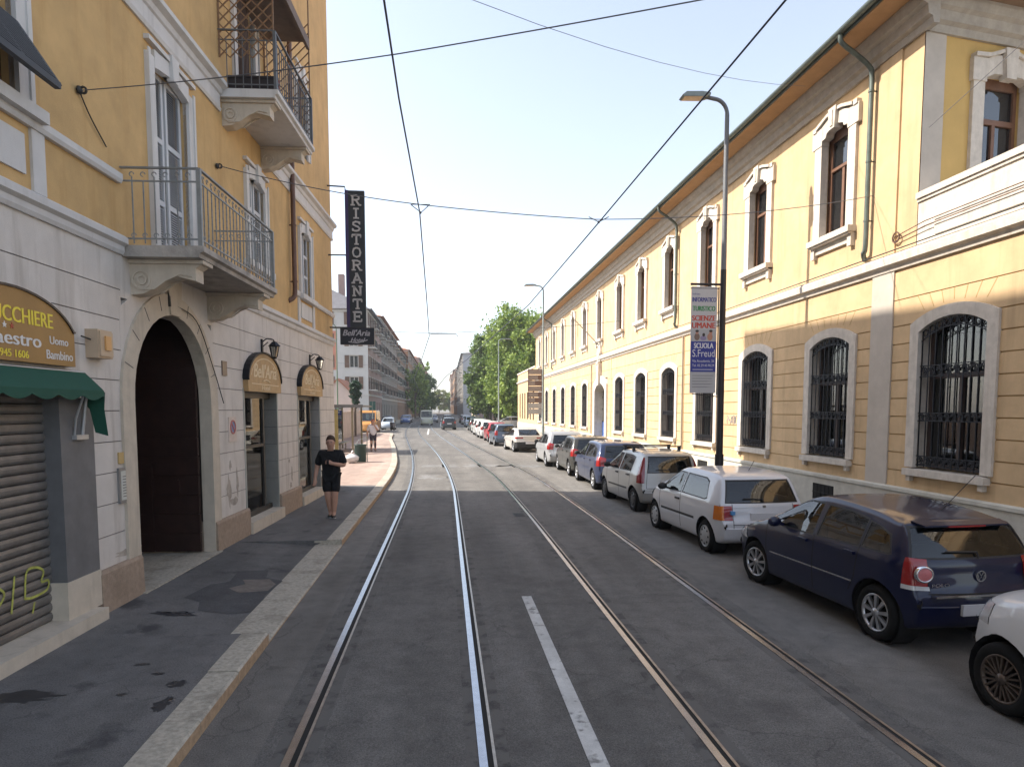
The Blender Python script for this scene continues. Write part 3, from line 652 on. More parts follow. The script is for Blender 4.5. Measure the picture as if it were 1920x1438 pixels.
# window surrounds
lx = lambda u, v, w_: (w_, u, v)
def surround(w_, key=True, legs=0.):
    a, b, c, d = w_; s = MB()
    s.box(-.05, .045, a - .2, a, c - legs, d + .05); s.box(-.05, .045, b, b + .2, c - legs, d + .05); s.box(.045, .065, a - .2, a - .14, c - legs, d + .1); s.box(.045, .065, b + .14, b + .2, c - legs, d + .1)
    m = (a + b) / 2
    s.strip([(a, d - .08), (a + .12, d - .05), (m - .1, d), (m + .1, d), (b - .12, d - .05), (b, d - .08)], [(a, d + .16), (a + .12, d + .16), (m - .1, d + .2), (m + .1, d + .2), (b - .12, d + .16), (b, d + .16)], lx, -.06, .05)
    s.box(-.02, .075, a - .2, b + .2, d + .2, d + .26)
    if key: s.prism([(m - .08, d - .04), (m + .08, d - .04), (m + .12, d + .3), (m - .12, d + .3)], lx, 0, .1)
    o = s.build('window_surround', TRIM, house); return o
def slatted(o, a, b, c, d, dep=-.12, ajar=True):
    """louvred shutter leaves"""
    s = MB(); m = (a + b) / 2
    for k, (p, q) in enumerate(((a + .02, m - .01), (m + .01, b - .02))):
        x = dep - (.02 if k == 0 else .0)
        for r0, r1 in ((p, p + .06), (q - .06, q)): s.box(x - .02, x + .02, r0, r1, c, d)
        n = 3; hh = (d - c - .06) / n
        for j in range(n + 1): s.box(x - .02, x + .02, p + .06, q - .06, c + j * hh, c + j * hh + .07)
        for j in range(n):
            z = c + j * hh + .08
            while z < c + (j + 1) * hh - .02: s.add([(x - .012, p + .06, z + .024), (x - .012, q - .06, z + .024), (x + .016, q - .06, z - .012), (x + .016, p + .06, z - .012)], [(0, 1, 2, 3)]); z += .034
    s.build('louvred_shutter', SLAT, o)
    g = MB(); g.box(dep - .1, dep - .09, a, b, c, d); g.build('backing', DARK, o)
def glazed(o, a, b, c, d, m=None, dep=-.14):
    f = MB(); mm = (a + b) / 2
    for p in ((a, a + .07, c, d), (b - .07, b, c, d), (mm - .04, mm + .04, c, d), (a, b, c, c + .08), (a, b, d - .1, d)): f.box(dep - .03, dep + .02, *p)
    f.build('sash', m or WOOD, o); g = MB(); g.box(dep - .015, dep - .01, a, b, c, d); g.build('pane', PANER, o); g = MB(); g.box(dep - .13, dep - .12, a, b, c, d); g.build('backing', DARK, o)
for i, w_ in enumerate(wins):
    o = surround(w_)
    if i in (1,): slatted(o, *w_, dep=-.1)
    elif i in (2, 3): slatted(o, *w_, dep=-.07)
    else: glazed(o, *w_)
    if i in (0, 2, 3, 5): 
        s = MB(); s.box(-.02, .14, w_[0] - .28, w_[1] + .28, w_[2] - .12, w_[2]); s.build('sill', TRIM, o)
    if i in (0, 3, 5):
        s = MB(); a, b = w_[0] - .16, w_[1] + .16; s.box(-.02, .03, a - .2, a, 4.65, 5.26); s.box(-.02, .03, b, b + .2, 4.65, 5.26); s.box(-.02, .025, a + .1, b - .1, 4.78, 5.16); s.build('apron_panel', TRIM, o)
# projecting louvre flap of the near window
s = MB(); A0 = Vector((.05, 6.02, 6.75)); 
def flap(u, v): return (.03 + v * .38, 6.09 + u * .97, 6.16 - v * .58)
s.add([flap(0, 0), flap(1, 0), flap(1, 1), flap(0, 1)], [(0, 1, 2, 3)])
for k in range(16): 
    v0 = .04 + k * .058; p, q = Vector(flap(.05, v0)), Vector(flap(.95, v0)); s.bar(p + Vector((.02, 0, .015)), q + Vector((.02, 0, .015)), .012, .006, 0)
for u in (0, .5, 1): s.bar(flap(u, 0), flap(u, 1), .025, .03, 0)
s.bar(flap(0, 1), flap(1, 1), .03, .03, 0); s.build('projecting_shutter', mat('dark_blue_shutter', (.05, .055, .065), .6, .1, 8), house)
# downpipe
s = MB(); s.tube(cr([(.1, 16.48, 15.8), (.1, 16.48, 10), (.1, 16.48, 6), (.1, 16.48, 5.3), (.08, 16.42, 5.12), (-.02, 16.3, 5.02)], 5), .055, 10)
for z in (5.5, 6.8, 9): s.tube([(.1, 16.48, z - .02), (.1, 16.48, z + .02)], .068, 10); s.bar((0, 16.48, z), (.1, 16.48, z), .012)
s.build('downpipe', COPPER, house)
# balconies
def scroll_bracket(o, s0, s1, zt, dmax, big=True, m=CREAM):
    P = [(0, zt), (dmax, zt), (dmax, zt - .06), (dmax - .06, zt - .1), (dmax - .06, zt - .26), (dmax - .3, zt - .2), (dmax - .45, zt - .24), (dmax - .6, zt - .36), (dmax - .72, zt - .42), (0, zt - .44)]
    a = MB(); a.prism(P, lf, s0, s1); a.prism([(0, zt - .005), (dmax + .05, zt - .005), (dmax + .05, zt - .05), (0, zt - .05)], lf, s0 - .04, s1 + .04)
    for s_ in (s0 - .008, s1 + .008):
        a.ring((.14, s_, zt - .25), .11, .011, (1, 0, 2), 14); a.ring((.15, s_, zt - .25), .055, .011, (1, 0, 2), 10)
        a.tube([(.1, s_, zt - .37), (.3, s_, zt - .36), (.45, s_, zt - .25), (dmax - .25, s_, zt - .17), (dmax - .1, s_, zt - .2)], .011, 4)
    return a.build('bracket', m, o)
def balcony(s0, s1, zt, dm, zr, m, ringrow, slab_m, br):
    o = MB(); o.prism([(0, zt - .14), (dm - .06, zt - .14), (dm - .05, zt - .09), (dm, zt - .07), (dm, zt), (0, zt)], lf, s0, s1)
    b = o.build('balcony', slab_m, house)
    for a0, a1 in br: scroll_bracket(b, a0, a1, zt - .14, dm - .12)
    r_ = MB(); e = .05; x1 = dm - e; ya, yb = s0 + e, s1 - e
    for (p, q) in (((0, ya), (x1, ya)), ((x1, ya), (x1, yb)), ((x1, yb), (0, yb))):
        for z in (zt + .09, zr - .16): r_.bar((p[0], p[1], z), (q[0], q[1], z), .009, .009)
        r_.bar((p[0], p[1], zr), (q[0], q[1], zr), .02, .01)
        L = math.hypot(q[0] - p[0], q[1] - p[1]); n = max(2, int(L / .125))
        for k in range(1, n):
            x = p[0] + (q[0] - p[0]) * k / n; y = p[1] + (q[1] - p[1]) * k / n
            r_.tube([(x, y, zt + .03), (x, y, zr - .16 + (.05 if k % 2 else 0))], .0065, 4)
            if ringrow: 
                ax = (1, 0, 2) if abs(q[1] - p[1]) < .01 else (0, 1, 2); r_.ring((x, y, zr - .08), .028, .005, ax, 8, arc=.75); r_.ring((x, y, zt + .13), .028, .005, ax, 8, arc=.75); [r_.ball((x, y, zt + .2 + q * .09), (.011, .011, .022), 5) for q in range(7)]
    for x, y in ((x1, ya), (x1, yb)): r_.box(x - .025, x + .025, y - .025, y + .025, zt, zr)
    r_.build('railing', m, b); return b
SLABM = mat('weathered_slab', (.42, .38, .34), .9, .25, 4, .3, 40, stain=.7, sscale=1.6, scol=(.1, .095, .085))
balcony(8.9, 11.97, 4.53, 1.0, 5.48, RAILM, True, SLABM, ((9.08, 9.32), (11.5, 11.74)))
b2 = balcony(12.3, 14.9, 7.97, 1.0, 8.95, mat('dark_grey_railing', (.13, .14, .15), .5, .1, 8, metal=.3), False, TRIM, ((12.42, 12.66), (14.5, 14.74)))
s = MB()
def lattice(y, z0, z1):
    for k in range(-8, 9):
        for sg in (1, -1):
            pts = []
            for t in (0, 1):
                pass
            x0 = k * .19; 
            # line x = x0 + sg*(z-z0)
            za, zb = z0, z1; lo, hi = .02, .93
            xa, xb = x0, x0 + sg * (zb - za)
            t0, t1 = 0., 1.
            if xb != xa:
                ta, tb = (lo - xa) / (xb - xa), (hi - xa) / (xb - xa); t0, t1 = max(0, min(ta, tb)), min(1, max(ta, tb))
            if t1 > t0 + .02: s.tube([(xa + (xb - xa) * t0, y + sg * .006, za + (zb - za) * t0), (xa + (xb - xa) * t1, y + sg * .006, za + (zb - za) * t1)], .009, 4)
    for x in (.02, .93): s.tube([(x, y, z0), (x, y, z1)], .012, 4)
TRL = mat('brown_trellis', (.24, .14, .075), .7, .15, 9); lattice(12.35, 8.5, 11.2); s.build('trellis', TRL, b2); s = MB(); lattice(14.85, 8.0, 11.2); s.build('trellis', TRL, b2)
s = MB(); s.box(.03, .95, 13.1, 14.8, 10.05, 10.11); s.box(.9, .96, 13.1, 14.8, 9.9, 10.08); s.build('balcony_canopy', mat('brown_canopy', (.17, .13, .11), .8, .2, 6), b2)
s = MB(); s.box(.04, .1, 13.22, 13.62, 8, 10.6); [s.box(.1, .115, 13.24 + k * .08, 13.27 + k * .08, 8, 10.6) for k in range(5)]; s.build('door_curtain', mat('brown_curtain', (.10, .065, .05), .85, .2, 6), b2)
s = MB(); y0, y1 = 12.42, 12.66; s.prism([(y0 + .02, 7.98), (y1 - .02, 7.98), (y1, 8.2), (y0, 8.2)], lambda u, v, w_: (w_, u, v), .12, .9); s.prism([(y0 - .015, 8.2), (y1 + .015, 8.2), (y1 + .015, 8.235), (y0 - .015, 8.235)], lambda u, v, w_: (w_, u, v), .1, .92)
fb = s.build('flower_box', mat('black_planter', (.02, .016, .02), .5, .1, 8), None, LP, LA)
tag(fb, 'long black plastic flower box behind the upper balcony railing', 'planter')
ch = thing('balcony_chair', 'small red slatted chair on the upper balcony', 'chair', LW(13.45, .45, 7.98), LA)
RED = mat('red_plastic', (.42, .07, .04), .5, .1, 8)
s = MB(); s.box(-.2, .2, -.2, .2, .40, .43); s.build('seat', RED, ch)
s = MB(); [s.box(-.2, .2, .18, .2, z, z + .06) for z in (.5, .6, .7)]; s.build('backrest', RED, ch)
for x in (-.18, .18):
    for y in (-.18, .18): s = MB(); s.box(x - .012, x + .012, y - .012, y + .012, 0, .8 if y > 0 else .4); s.build('leg', IRON, ch)
# arch surround, passage and gate leaf
def arch_line(r_, z0, n=20): return [(AC - r_, z0)] + [(AC - r_ * math.cos(t), AZS + r_ * math.sin(t)) for t in np.linspace(0, math.pi, n)] + [(AC + r_, z0)]
s = MB(); s.strip(arch_line(AR, .1), arch_line(1.52, .1), lx, -.16, .035)
for k in range(1, 10):
    t = math.pi * k / 10
    if 0.3 < t < 2.85:
        for dk in (0,): s.bar((.0365, AC - 1.3 * math.cos(t), AZS + 1.3 * math.sin(t)), (.0365, AC - 1.5 * math.cos(t), AZS + 1.5 * math.sin(t)), .003, .005, 1)
s.prism([(AC - .16, 3.84), (AC + .16, 3.84), (AC + .22, 4.35), (AC - .22, 4.35)], lx, 0, .06)
ar = s.build('archway', [CREAM, GRL], house)
s = MB(); A_ = arch_line(1.5, .1); B_ = []
for u, z in A_:
    du, dz = u - AC, z - AZS
    if dz <= .01: B_.append((AC + math.copysign(1.45, du), z)); continue
    t = min(1.45 / max(1e-6, abs(du)), 1.29 / dz); B_.append((AC + du * t, AZS + dz * t))
s.strip(A_, B_, lx, -.1, .0015); s.build('spandrel', WHL, ar)
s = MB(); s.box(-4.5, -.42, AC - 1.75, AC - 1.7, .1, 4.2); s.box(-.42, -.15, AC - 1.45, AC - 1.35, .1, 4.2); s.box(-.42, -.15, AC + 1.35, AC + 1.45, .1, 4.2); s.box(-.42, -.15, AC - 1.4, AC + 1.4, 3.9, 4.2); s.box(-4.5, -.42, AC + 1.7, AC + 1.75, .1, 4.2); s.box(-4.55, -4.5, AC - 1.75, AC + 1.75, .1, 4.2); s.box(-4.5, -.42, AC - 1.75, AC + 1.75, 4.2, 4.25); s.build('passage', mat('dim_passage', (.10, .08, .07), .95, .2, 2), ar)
s = MB(); s.box(-4.5, -.02, AC - 1.7, AC + 1.7, .09, .13); s.box(-.02, .12, AC - 1.3, AC + 1.3, .09, .135); s.build('threshold', GRANITE, ar)
s = MB(); z = .16
while z < 3.9: s.box(-1.55, -.17, AC + AR - .1, AC + AR - .03, z, z + .3); s.box(-1.54, -.19, AC + AR - .09, AC + AR - .04, z + .3, z + .315); z += .315
s.box(-1.0, -.9, AC + AR - .125, AC + AR - .1, .16, 1.6); s.box(-.5, -.46, AC + AR - .14, AC + AR - .1, 1.1, 1.35); s.build('gate_leaf', BROWNW, ar, (0, -.01, 0))
# pink granite plinth, steps
for a, b in ((8.03, AC - AR - .02), (AC + AR + .02, 13.08), (15.14, 16.84), (19.07, SE + .02)): s = MB(); s.prism([(-.3, .1), (.075, .1), (.065, .58), (.045, .62), (-.3, .62)], lf, a, b); s.build('plinth', PINKG, house)
for p in ((-.4, .12, 13.06, 15.16, .1, .34), (-.4, .12, 16.82, 19.08, .1, .34), (-.35, .2, 2.4, 7.9, .1, .255)): s = MB(); s.box(*p); s.build('stone_step', CREAM, house)
# roller shutter shop
s = MB(); z = .255
while z < 2.7: s.prism([(-.17, z), (-.125, z + .004), (-.108, z + .03), (-.106, z + .06), (-.116, z + .092), (-.17, z + .1)], lf, 2.6, 7.46); z += .1
sh = s.build('roller_shutter', SHUT, house)
YG = mat('yellow_spray_paint', (.44, .46, .10), .7, .35, 9)
for st in ([(6.35, 1.0), (6.5, 1.25), (6.7, 1.05), (6.55, .75), (6.4, .62)], [(6.78, .62), (6.85, 1.3)], [(6.98, .78), (7.02, 1.28), (7.15, 1.33), (7.28, 1.2), (7.24, 1.0), (7.35, .98), (7.32, .8), (7.1, .76), (6.98, .8)], [(7.12, .66), (7.08, .45)], [(6.2, .5), (6.5, .42)]):
    s = MB(); P = [(a, b) for a, b, _ in [tuple(p) for p in cr([(a, .42 + (b - .42) * .52, 0) for a, b in st], 5)]]
    for (a, b), (c, d) in zip(P, P[1:]):
        t = Vector((c - a, d - b)); 
        if t.length < 1e-4: continue
        t.normalize(); nx, nz = -t.y * .013, t.x * .013; s.add([(-.1035, a + nx, b + nz), (-.1035, a - nx, b - nz), (-.1035, c - nx, d - nz), (-.1035, c + nx, d + nz)], [(0, 1, 2, 3)])
    s.build('graffiti_stroke', YG, sh)
s = MB(); s.box(-.3, .05, 7.42, 8.03, .66, 2.62); s.box(-.3, .06, 7.40, 8.035, .25, .66, 1); s.build('shop_pillar', [GREYP, CREAM], house)
# doorways with panes
TEAL = mat('grey_door_reveal', (.40, .40, .36), .8, .15, 4, stain=.4, sscale=2, scol=(.2, .2, .17))
for (a, b), nm in ((D2, 0), (D3, 1)):
    s = MB(); s.box(-.42, .012, b - .0, b + .06, .34, 2.9); s.box(-.42, .012, a - .06, a, .34, 2.9); s.box(-.42, -.05, a, b, 2.84, 3.88)
    dw = s.build('shop_doorway', TEAL, house)
    s = MB(); [s.box(-.20, -.14, *p) for p in ((a, a + .09, .34, 2.84), (b - .5, b - .42, .34, 2.84), (a, b, .34, .44), (a, b, 2.72, 2.84), (a, b - .42, 1.72, 1.78))]; s.build('door_frame', mat('dark_door_frame', (.035, .03, .025), .5, .1), dw)
    s = MB(); s.box(-.18, -.175, a, b - .42, .4, 2.8); s.build('pane', glass('door_glass', (.9, .92, .9), (.03, .03, .03), .92, 1.3), dw)
    s = MB(); s.box(-.23, -.22, a + .1, b - .55, (1.78 if nm == 0 else .45), 2.72); s.build('blind', mat('tan_blind', (.42, .30, .19), .9, .06, 2) if nm == 0 else CURT, dw)
    if nm == 0:
        s = MB(); n = 30; A = [(-.25 + .02 * math.sin(k * 1.1), a + .1 + (b - a - .65) * k / n) for k in range(n + 1)]
        s.add([(x, y, .42) for x, y in A] + [(x, y, 1.75) for x, y in A], [(k, k + 1, n + 2 + k, n + 1 + k) for k in range(n)], 0, True); s.build('door_curtain', mat('green_curtain', (.42, .43, .26), .9, .25, 3), dw)
        s = MB(); s.box(-.17, -.165, a + .12, a + .38, 1.25, 1.42); s.build('door_notice', mat('yellow_notice', (.5, .4, .08), .7, 0), dw)
    s = MB(); s.box(-.42, -.41, a, b, .3, 2.9); s.build('backing', DARK, dw)
# facade fittings: rings for the span wires, hose
s = MB()
for s_, z in ((8.1, 6.01), (12.06, 6.59)): s.ball((.03, s_, z), (.03, .05, .05), 8); s.ring((.07, s_, z), .035, .01, (1, 0, 2), 8)
s.tube(cr([(.02, 8.12, 6.0), (.03, 8.3, 5.8), (.02, 8.62, 5.6)], 4), .008, 5); s.build('wire_anchor', IRON, house)
s = MB(); s.tube([(.03, 10.05, 4.35), (.05, 10.05, 3.95)], .02, 6); s.tube(cr([(.05, 10.2, 4.0), (.07, 10.9, 3.85), (.06, 11.5, 3.2), (.05, 11.95, 2.6)], 5), .008, 5); s.build('facade_cable', IRON, house)
# -------- things fixed to the left house
def lbuild(m, name, mats, label, cat, group=None):
    o = m.build(name, mats, None, LP, LA); return tag(o, label, cat, group)
SGN = mat('brown_sign_panel', (.35, .195, .06), .55, .12, 2); YT = mat('yellow_lettering', (.85, .68, .06), .5, 0); WT = mat('white_lettering', (.72, .70, .68), .5, 0); BK = mat('black_sign', (.012, .012, .02), .4, 0)
O = [(7.66, 2.95), (7.66, 3.30)] + [(6.7 + 1.0 * math.cos(t), 3.12 + .51 * math.sin(t)) for t in np.linspace(.36, math.pi - .36, 18)] + [(5.74, 3.30), (5.74, 2.95)]
s = MB(); s.prism(O, lx, .02, .1)
sg = lbuild(s, 'shop_sign', SGN, 'arched brown barber sign above the green awning', 'sign')
s = MB(); s.strip([(u, z) for u, z in O[1:-1]], [(u + (u - 6.7) * .012, z + .022) for u, z in O[1:-1]], lx, .0, .115); s.build('sign_frame', BK, sg)
def word(t, u0, u1, z0, z1, m, b=.006): q = MB(); put_text(q, t, lx, u0, u1, z0, z1, .104, bold=b); q.build('lettering', m, sg)
word('PARRUCCHIERE', 6.02, 7.3, 3.31, 3.455, YT, .005); word('7 945 1606', 6.44, 6.91, 2.985, 3.055, YT, .003)
word('Maestro', 6.3, 7.1, 3.1, 3.225, WT, .006); word('Uomo', 7.24, 7.54, 3.155, 3.235, WT, .003); word('Bambino', 7.18, 7.61, 3.005, 3.095, WT, .003)
def star(u, z, r_, m): m.prism([(u + (r_ if k % 2 == 0 else r_ * .42) * math.sin(k * math.pi / 5), z + (r_ if k % 2 == 0 else r_ * .42) * math.cos(k * math.pi / 5)) for k in range(10)], lx, .1, .105)
for u, m in ((6.5, mat('green_enamel', (.02, .25, .08), .5, 0)), (6.6, WT), (6.7, RED)): s = MB(); star(u, 3.27, .032, s); s.build('star', m, sg)
# awning
AWN = mat('green_awning_cloth', (.010, .075, .047), .8, .08, 5, .1, 200)
aw = thing('shop_awning', 'dark green cloth awning with scalloped edge over the roller shutter', 'awning', LP, LA)
s = MB(); prof = [(.02, 2.92), (.06, 2.91), (.25, 2.72), (.265, 2.70)]
n = 120; ys = np.linspace(2.7, 7.88, n + 1)
for i in range(n):
    a, b = ys[i], ys[i + 1]
    for p, q in zip(prof, prof[1:]): s.add([(p[0], a, p[1]), (q[0], a, q[1]), (q[0], b, q[1]), (p[0], b, p[1])], [(0, 1, 2, 3)], 0, True)
    za, zb = 2.645 - .05 * abs(math.sin(a * 8)), 2.645 - .05 * abs(math.sin(b * 8))
    s.add([(.265, a, 2.7), (.265, b, 2.7), (.27, b, zb), (.27, a, za)], [(0, 1, 2, 3)], 0, True)
s.build('canopy', AWN, aw)
s = MB(); s.add([(.02, 7.88, 2.92), (.06, 7.88, 2.91), (.25, 7.88, 2.72), (.27, 7.89, 2.68), (.25, 7.9, 2.5), (.27, 7.92, 2.2), (.14, 7.9, 2.24), (.1, 7.88, 2.5), (.02, 7.88, 2.6)], [tuple(range(9))]); s.build('side_curtain', AWN, aw)
s = MB(); s.tube([(.05, 7.66, 2.2), (.1, 7.62, 2.4), (.22, 7.58, 2.66)], .012, 6); s.tube([(.05, 7.8, 2.18), (.12, 7.8, 2.66)], .018, 6); s.box(.04, .1, 7.62, 7.84, 2.17, 2.22); s.tube([(.05, 2.7, 2.9), (.05, 7.88, 2.9)], .02, 8); s.build('awning_arm', mat('pale_metal', (.5, .5, .5), .4, .1, 6, metal=.5), aw)
# alarm box, plates, notices
s = MB(); s.box(.0, .14, 8.03, 8.33, 3.08, 3.4); s.box(.14, .16, 8.05, 8.31, 3.1, 3.38)
o = lbuild(s, 'alarm_box', mat('beige_plastic', (.52, .39, .27), .5, .06), 'beige alarm box on the white wall beside the barber sign', 'alarm box')
s = MB(); s.box(.16, .18, 8.13, 8.24, 3.17, 3.33); s.build('alarm_lamp', mat('orange_plastic', (.62, .33, .12), .4, 0), o)
s = MB(); s.tube([(.06, 7.86, 3.3), (.06, 8.05, 3.28)], .01, 5); s.build('alarm_cable', IRON, o)
s = MB(); s.box(.0, .03, 8.57, 8.86, 1.34, 1.78); o = lbuild(s, 'notice_frame', mat('grey_alu', (.3, .3, .3), .4, .1, metal=.6), 'small framed paper notice on the white wall left of the archway', 'notice')
s = MB(); s.box(.03, .034, 8.60, 8.83, 1.38, 1.74); [s.box(.034, .0345, 8.63, 8.63 + rng.uniform(.1, .18), 1.42 + k * .035, 1.43 + k * .035, 1) for k in range(8)]; s.build('paper', [mat('paper', (.55, .55, .5), .8, .05), GRL], o)
s = MB(); s.box(.0, .02, 8.6, 8.75, 1.83, 1.97); lbuild(s, 'wall_plate', mat('ochre_plate', (.55, .38, .16), .6, .08), 'small square ochre plate above the framed notice', 'plate')
s = MB(); s.box(.0, .02, 12.03, 12.24, 3.08, 3.33); o = lbuild(s, 'number_plate', mat('brown_tile', (.14, .10, .08), .4, .1), 'small dark house number tile right of the archway', 'plate')
s = MB(); s.box(.0, .015, 12.25, 12.62, 1.92, 2.36); o = lbuild(s, 'no_parking_sign', mat('white_sign', (.62, .52, .46), .6, .1, 6), 'faded no parking sign with red ring between archway and first shop door', 'sign')
s = MB(); s.ring((.018, 12.435, 2.18), .115, .011, (0, 1, 2), 20); s.tube([(.02, 12.36, 2.26), (.02, 12.51, 2.1)], .009, 4); s.build('red_ring', mat('faded_red', (.5, .16, .15), .6, 0), o)
s = MB(); s.prism([(12.435 + .1 * math.cos(t), 2.18 + .1 * math.sin(t)) for t in np.linspace(0, 2 * math.pi, 18, False)], lx, .015, .018); s.build('blue_disc', mat('faded_blue', (.22, .26, .42), .6, 0), o)
# peeling render on the pier
PEEL = mat('peeled_render', (.40, .35, .30), .9, .25, 8, .4, 40)
for cy, cz, ry, rz_ in ((12.2, 1.05, .1, .25), (12.45, .85, .22, .07), (12.62, 1.15, .06, .22), (12.3, 1.5, .05, .08), (16.2, .95, .05, .2), (16.0, 1.3, .06, .04), (16.1, .72, .08, .07), (8.75, .72, .3, .05), (8.98, .95, .03, .3)):
    P = [(cy + ry * math.cos(2 * math.pi * i / 14) * rng.uniform(.6, 1.3), cz + rz_ * math.sin(2 * math.pi * i / 14) * rng.uniform(.45, 1.4)) for i in range(14)]
    s = MB(); s.prism(P, lx, .0, .0025); s.build('peeled_patch', PEEL, house)
# lunette signs
GOLD = mat('gold_brown_panel', (.40, .25, .11), .5, .2, 5); GOLDL = mat('pale_gold_paint', (.66, .54, .36), .5, .1, 6)
def lunette(a, b, lab):
    c = (a + b) / 2; hw = (b - a) / 2 + .03
    O = [(c - hw, 2.84), (c - hw, 3.05)] + [(c - hw * math.cos(t), 3.05 + .56 * math.sin(t)) for t in np.linspace(.1, math.pi - .1, 16)] + [(c + hw, 3.05), (c + hw, 2.84)]
    s = MB(); s.prism(O, lx, .0, .10); o = lbuild(s, 'lunette_sign', GOLD, lab, 'sign', 'lunette signs over the shop doors')
    s = MB(); s.strip(O[1:-1], [(u + (u - c) * .03, z + .035) for u, z in O[1:-1]], lx, .0, .125); s.build('sign_frame', IRONB, o)
    s = MB(); put_text(s, "Bell'Aria", lx, c - .72, c + .70, 3.12, 3.40, .104, shear=.25, bold=.01)
    s.box(.1, .104, c - .85, c + .85, 2.985, 3.0); s.strip([(c - .88 * math.cos(t), 3.06 + .44 * math.sin(t)) for t in np.linspace(.2, math.pi - .2, 12)], [(c - .9 * math.cos(t), 3.06 + .46 * math.sin(t)) for t in np.linspace(.2, math.pi - .2, 12)], lx, .1, .104)
    s.tube([(.104, c - .2, 3.06), (.104, c, 3.09), (.104, c + .25, 3.05)], .01, 4); put_text(s, 'Hotel', lx, c - .25, c + .25, 2.88, 2.97, .104, bold=.005); s.build('lettering', GOLDL, o)
    return o
lunette(*D2, 'wider golden lunette sign over the nearer shop door'); lunette(*D3, 'golden lunette sign over the farther shop door beside the walking man')
# wall lanterns
def lantern(s_, lab):
    o = thing('wall_lantern', lab, 'lantern', LW(s_, 0, 3.66), LA, 'lanterns above the lunette signs')
    s = MB(); s.box(0, .03, -.04, .04, .0, .26); s.tube(cr([(.02, 0, .2), (.12, 0, .27), (.24, 0, .25), (.26, 0, .2)], 4), .012, 6); s.tube([(.02, 0, .1), (.14, 0, .2)], .01, 5); s.build('bracket', IRONB, o)
    f = lambda x, y, z: (.26 + x, y, z)
    s = MB(); s.lathe([(.015, .22), (.05, .2), (.11, .14), (.125, .12), (.1, .11)], 6, f, 0, False); s.lathe([(.01, -.14), (.05, -.12), (.055, -.1)], 6, f, 0, False)
    for k in range(6): t = 2 * math.pi * k / 6; s.tube([(.26 + .1 * math.cos(t), .1 * math.sin(t), .12), (.26 + .055 * math.cos(t), .055 * math.sin(t), -.1)], .006, 4)
    s.build('lantern_frame', IRONB, o)
    s = MB(); s.lathe([(.095, .11), (.05, -.1)], 6, f, 0, False); s.build('lantern_glass', glass('lantern_glass', (.8, .8, .75), (.3, .3, .28), .6), o)
lantern(14.2, 'black wall lantern above the nearer lunette sign'); lantern(18.1, 'black wall lantern above the farther lunette sign')
# restaurant blade sign
YS = 20.5
def wf(u, v, w_): return (u, YS - w_, v)
bs = thing('restaurant_sign', 'tall black vertical RISTORANTE sign projecting from the yellow house corner', 'sign', (0, 0, 0))
s = MB(); s.box(-2.88, -2.33, YS, YS + .14, 4.93, 8.9); s.build('panel', mat('black_green_panel', (.022, .026, .03), .4, .1, 3), bs)
s = MB(); s.box(-2.885, -2.80, YS - .012, YS + .0, 4.925, 8.905); s.box(-2.895, -2.88, YS - .012, YS + .15, 4.92, 8.91); s.build('edge', mat('purple_edge', (.045, .03, .11), .4, 0), bs)
s = MB(); 
for z in (9.05, 7.05, 4.93): s.tube([(-3.6, YS + .1, z), (-2.87, YS + .07, z)] if z != 9.05 else [(-3.55, YS + .1, 9.05), (-2.9, YS + .07, 9.02), (-2.88, YS + .07, 8.88)], .022, 6)
s.build('bracket', IRON, bs)
SER = {'R': [[(.2, 0), (.2, 1)], [(.2, 1), (.55, 1), (.78, .88), (.78, .65), (.55, .53), (.2, .53)], [(.5, .53), (.8, 0)]], 'I': [[(.5, 0), (.5, 1)]], 'S': [[(.82, .78), (.7, .96), (.45, 1), (.22, .88), (.22, .68), (.45, .55), (.68, .45), (.82, .28), (.72, .08), (.48, 0), (.25, .04), (.16, .24)]], 'T': [[(.5, 0), (.5, 1)], [(.1, .97), (.9, .97)]],
       'O': [[(.5, 1), (.24, .88), (.14, .5), (.24, .12), (.5, 0), (.76, .12), (.86, .5), (.76, .88), (.5, 1)]], 'A': [[(.14, 0), (.5, 1)], [(.5, 1), (.86, 0)], [(.28, .32), (.72, .32)]], 'N': [[(.2, 0), (.2, 1)], [(.2, 1), (.8, 0)], [(.8, 0), (.8, 1)]], 'E': [[(.22, 0), (.22, 1)], [(.22, 1), (.84, 1)], [(.22, .52), (.66, .52)], [(.22, 0), (.86, 0)]]}
SRF = {'R': [(.2, 0, .2), (.14, 1, .1), (.86, 0, .14)], 'I': [(.5, 0, .26), (.5, 1, .26)], 'S': [], 'T': [(.5, 0, .2)], 'O': [], 'A': [(.14, 0, .17), (.86, 0, .17), (.45, 1, .12)], 'N': [(.2, 0, .17), (.12, 1, .12), (.8, 1, .17)], 'E': [(.14, 0, .1), (.14, 1, .1)]}
SRV = {'T': [(.1, .85), (.9, .85)], 'E': [(.84, .88), (.86, .12), (.66, .52)], 'S': [(.82, .86), (.16, .14)]}
s = MB(); lh, lw = .27, .31; cx = -2.575
for i, chh in enumerate('RISTORANTE'):
    z0 = 8.48 - i * .375
    if i >= 0:
        for stk in SER[chh]:
            pts = [(cx + (a - .5) * lw, z0 + b * lh) for a, b in stk]
            s.tube([(x, YS - .012, z) for x, z in pts], .026 if len(stk) < 4 else .024, 4, sm=False)
        for a, b, hw in SRF[chh]: x = cx + (a - .5) * lw; s.box(x - hw * lw, x + hw * lw, YS - .03, YS - .001, z0 + b * lh - .02, z0 + b * lh + .02)
        for a, b in SRV.get(chh, []): x = cx + (a - .5) * lw; s.box(x - .018, x + .018, YS - .03, YS - .001, z0 + b * lh - .04, z0 + b * lh + .04)
s.build('lettering', mat('grey_letters', (.50, .48, .47), .5, 0), bs)
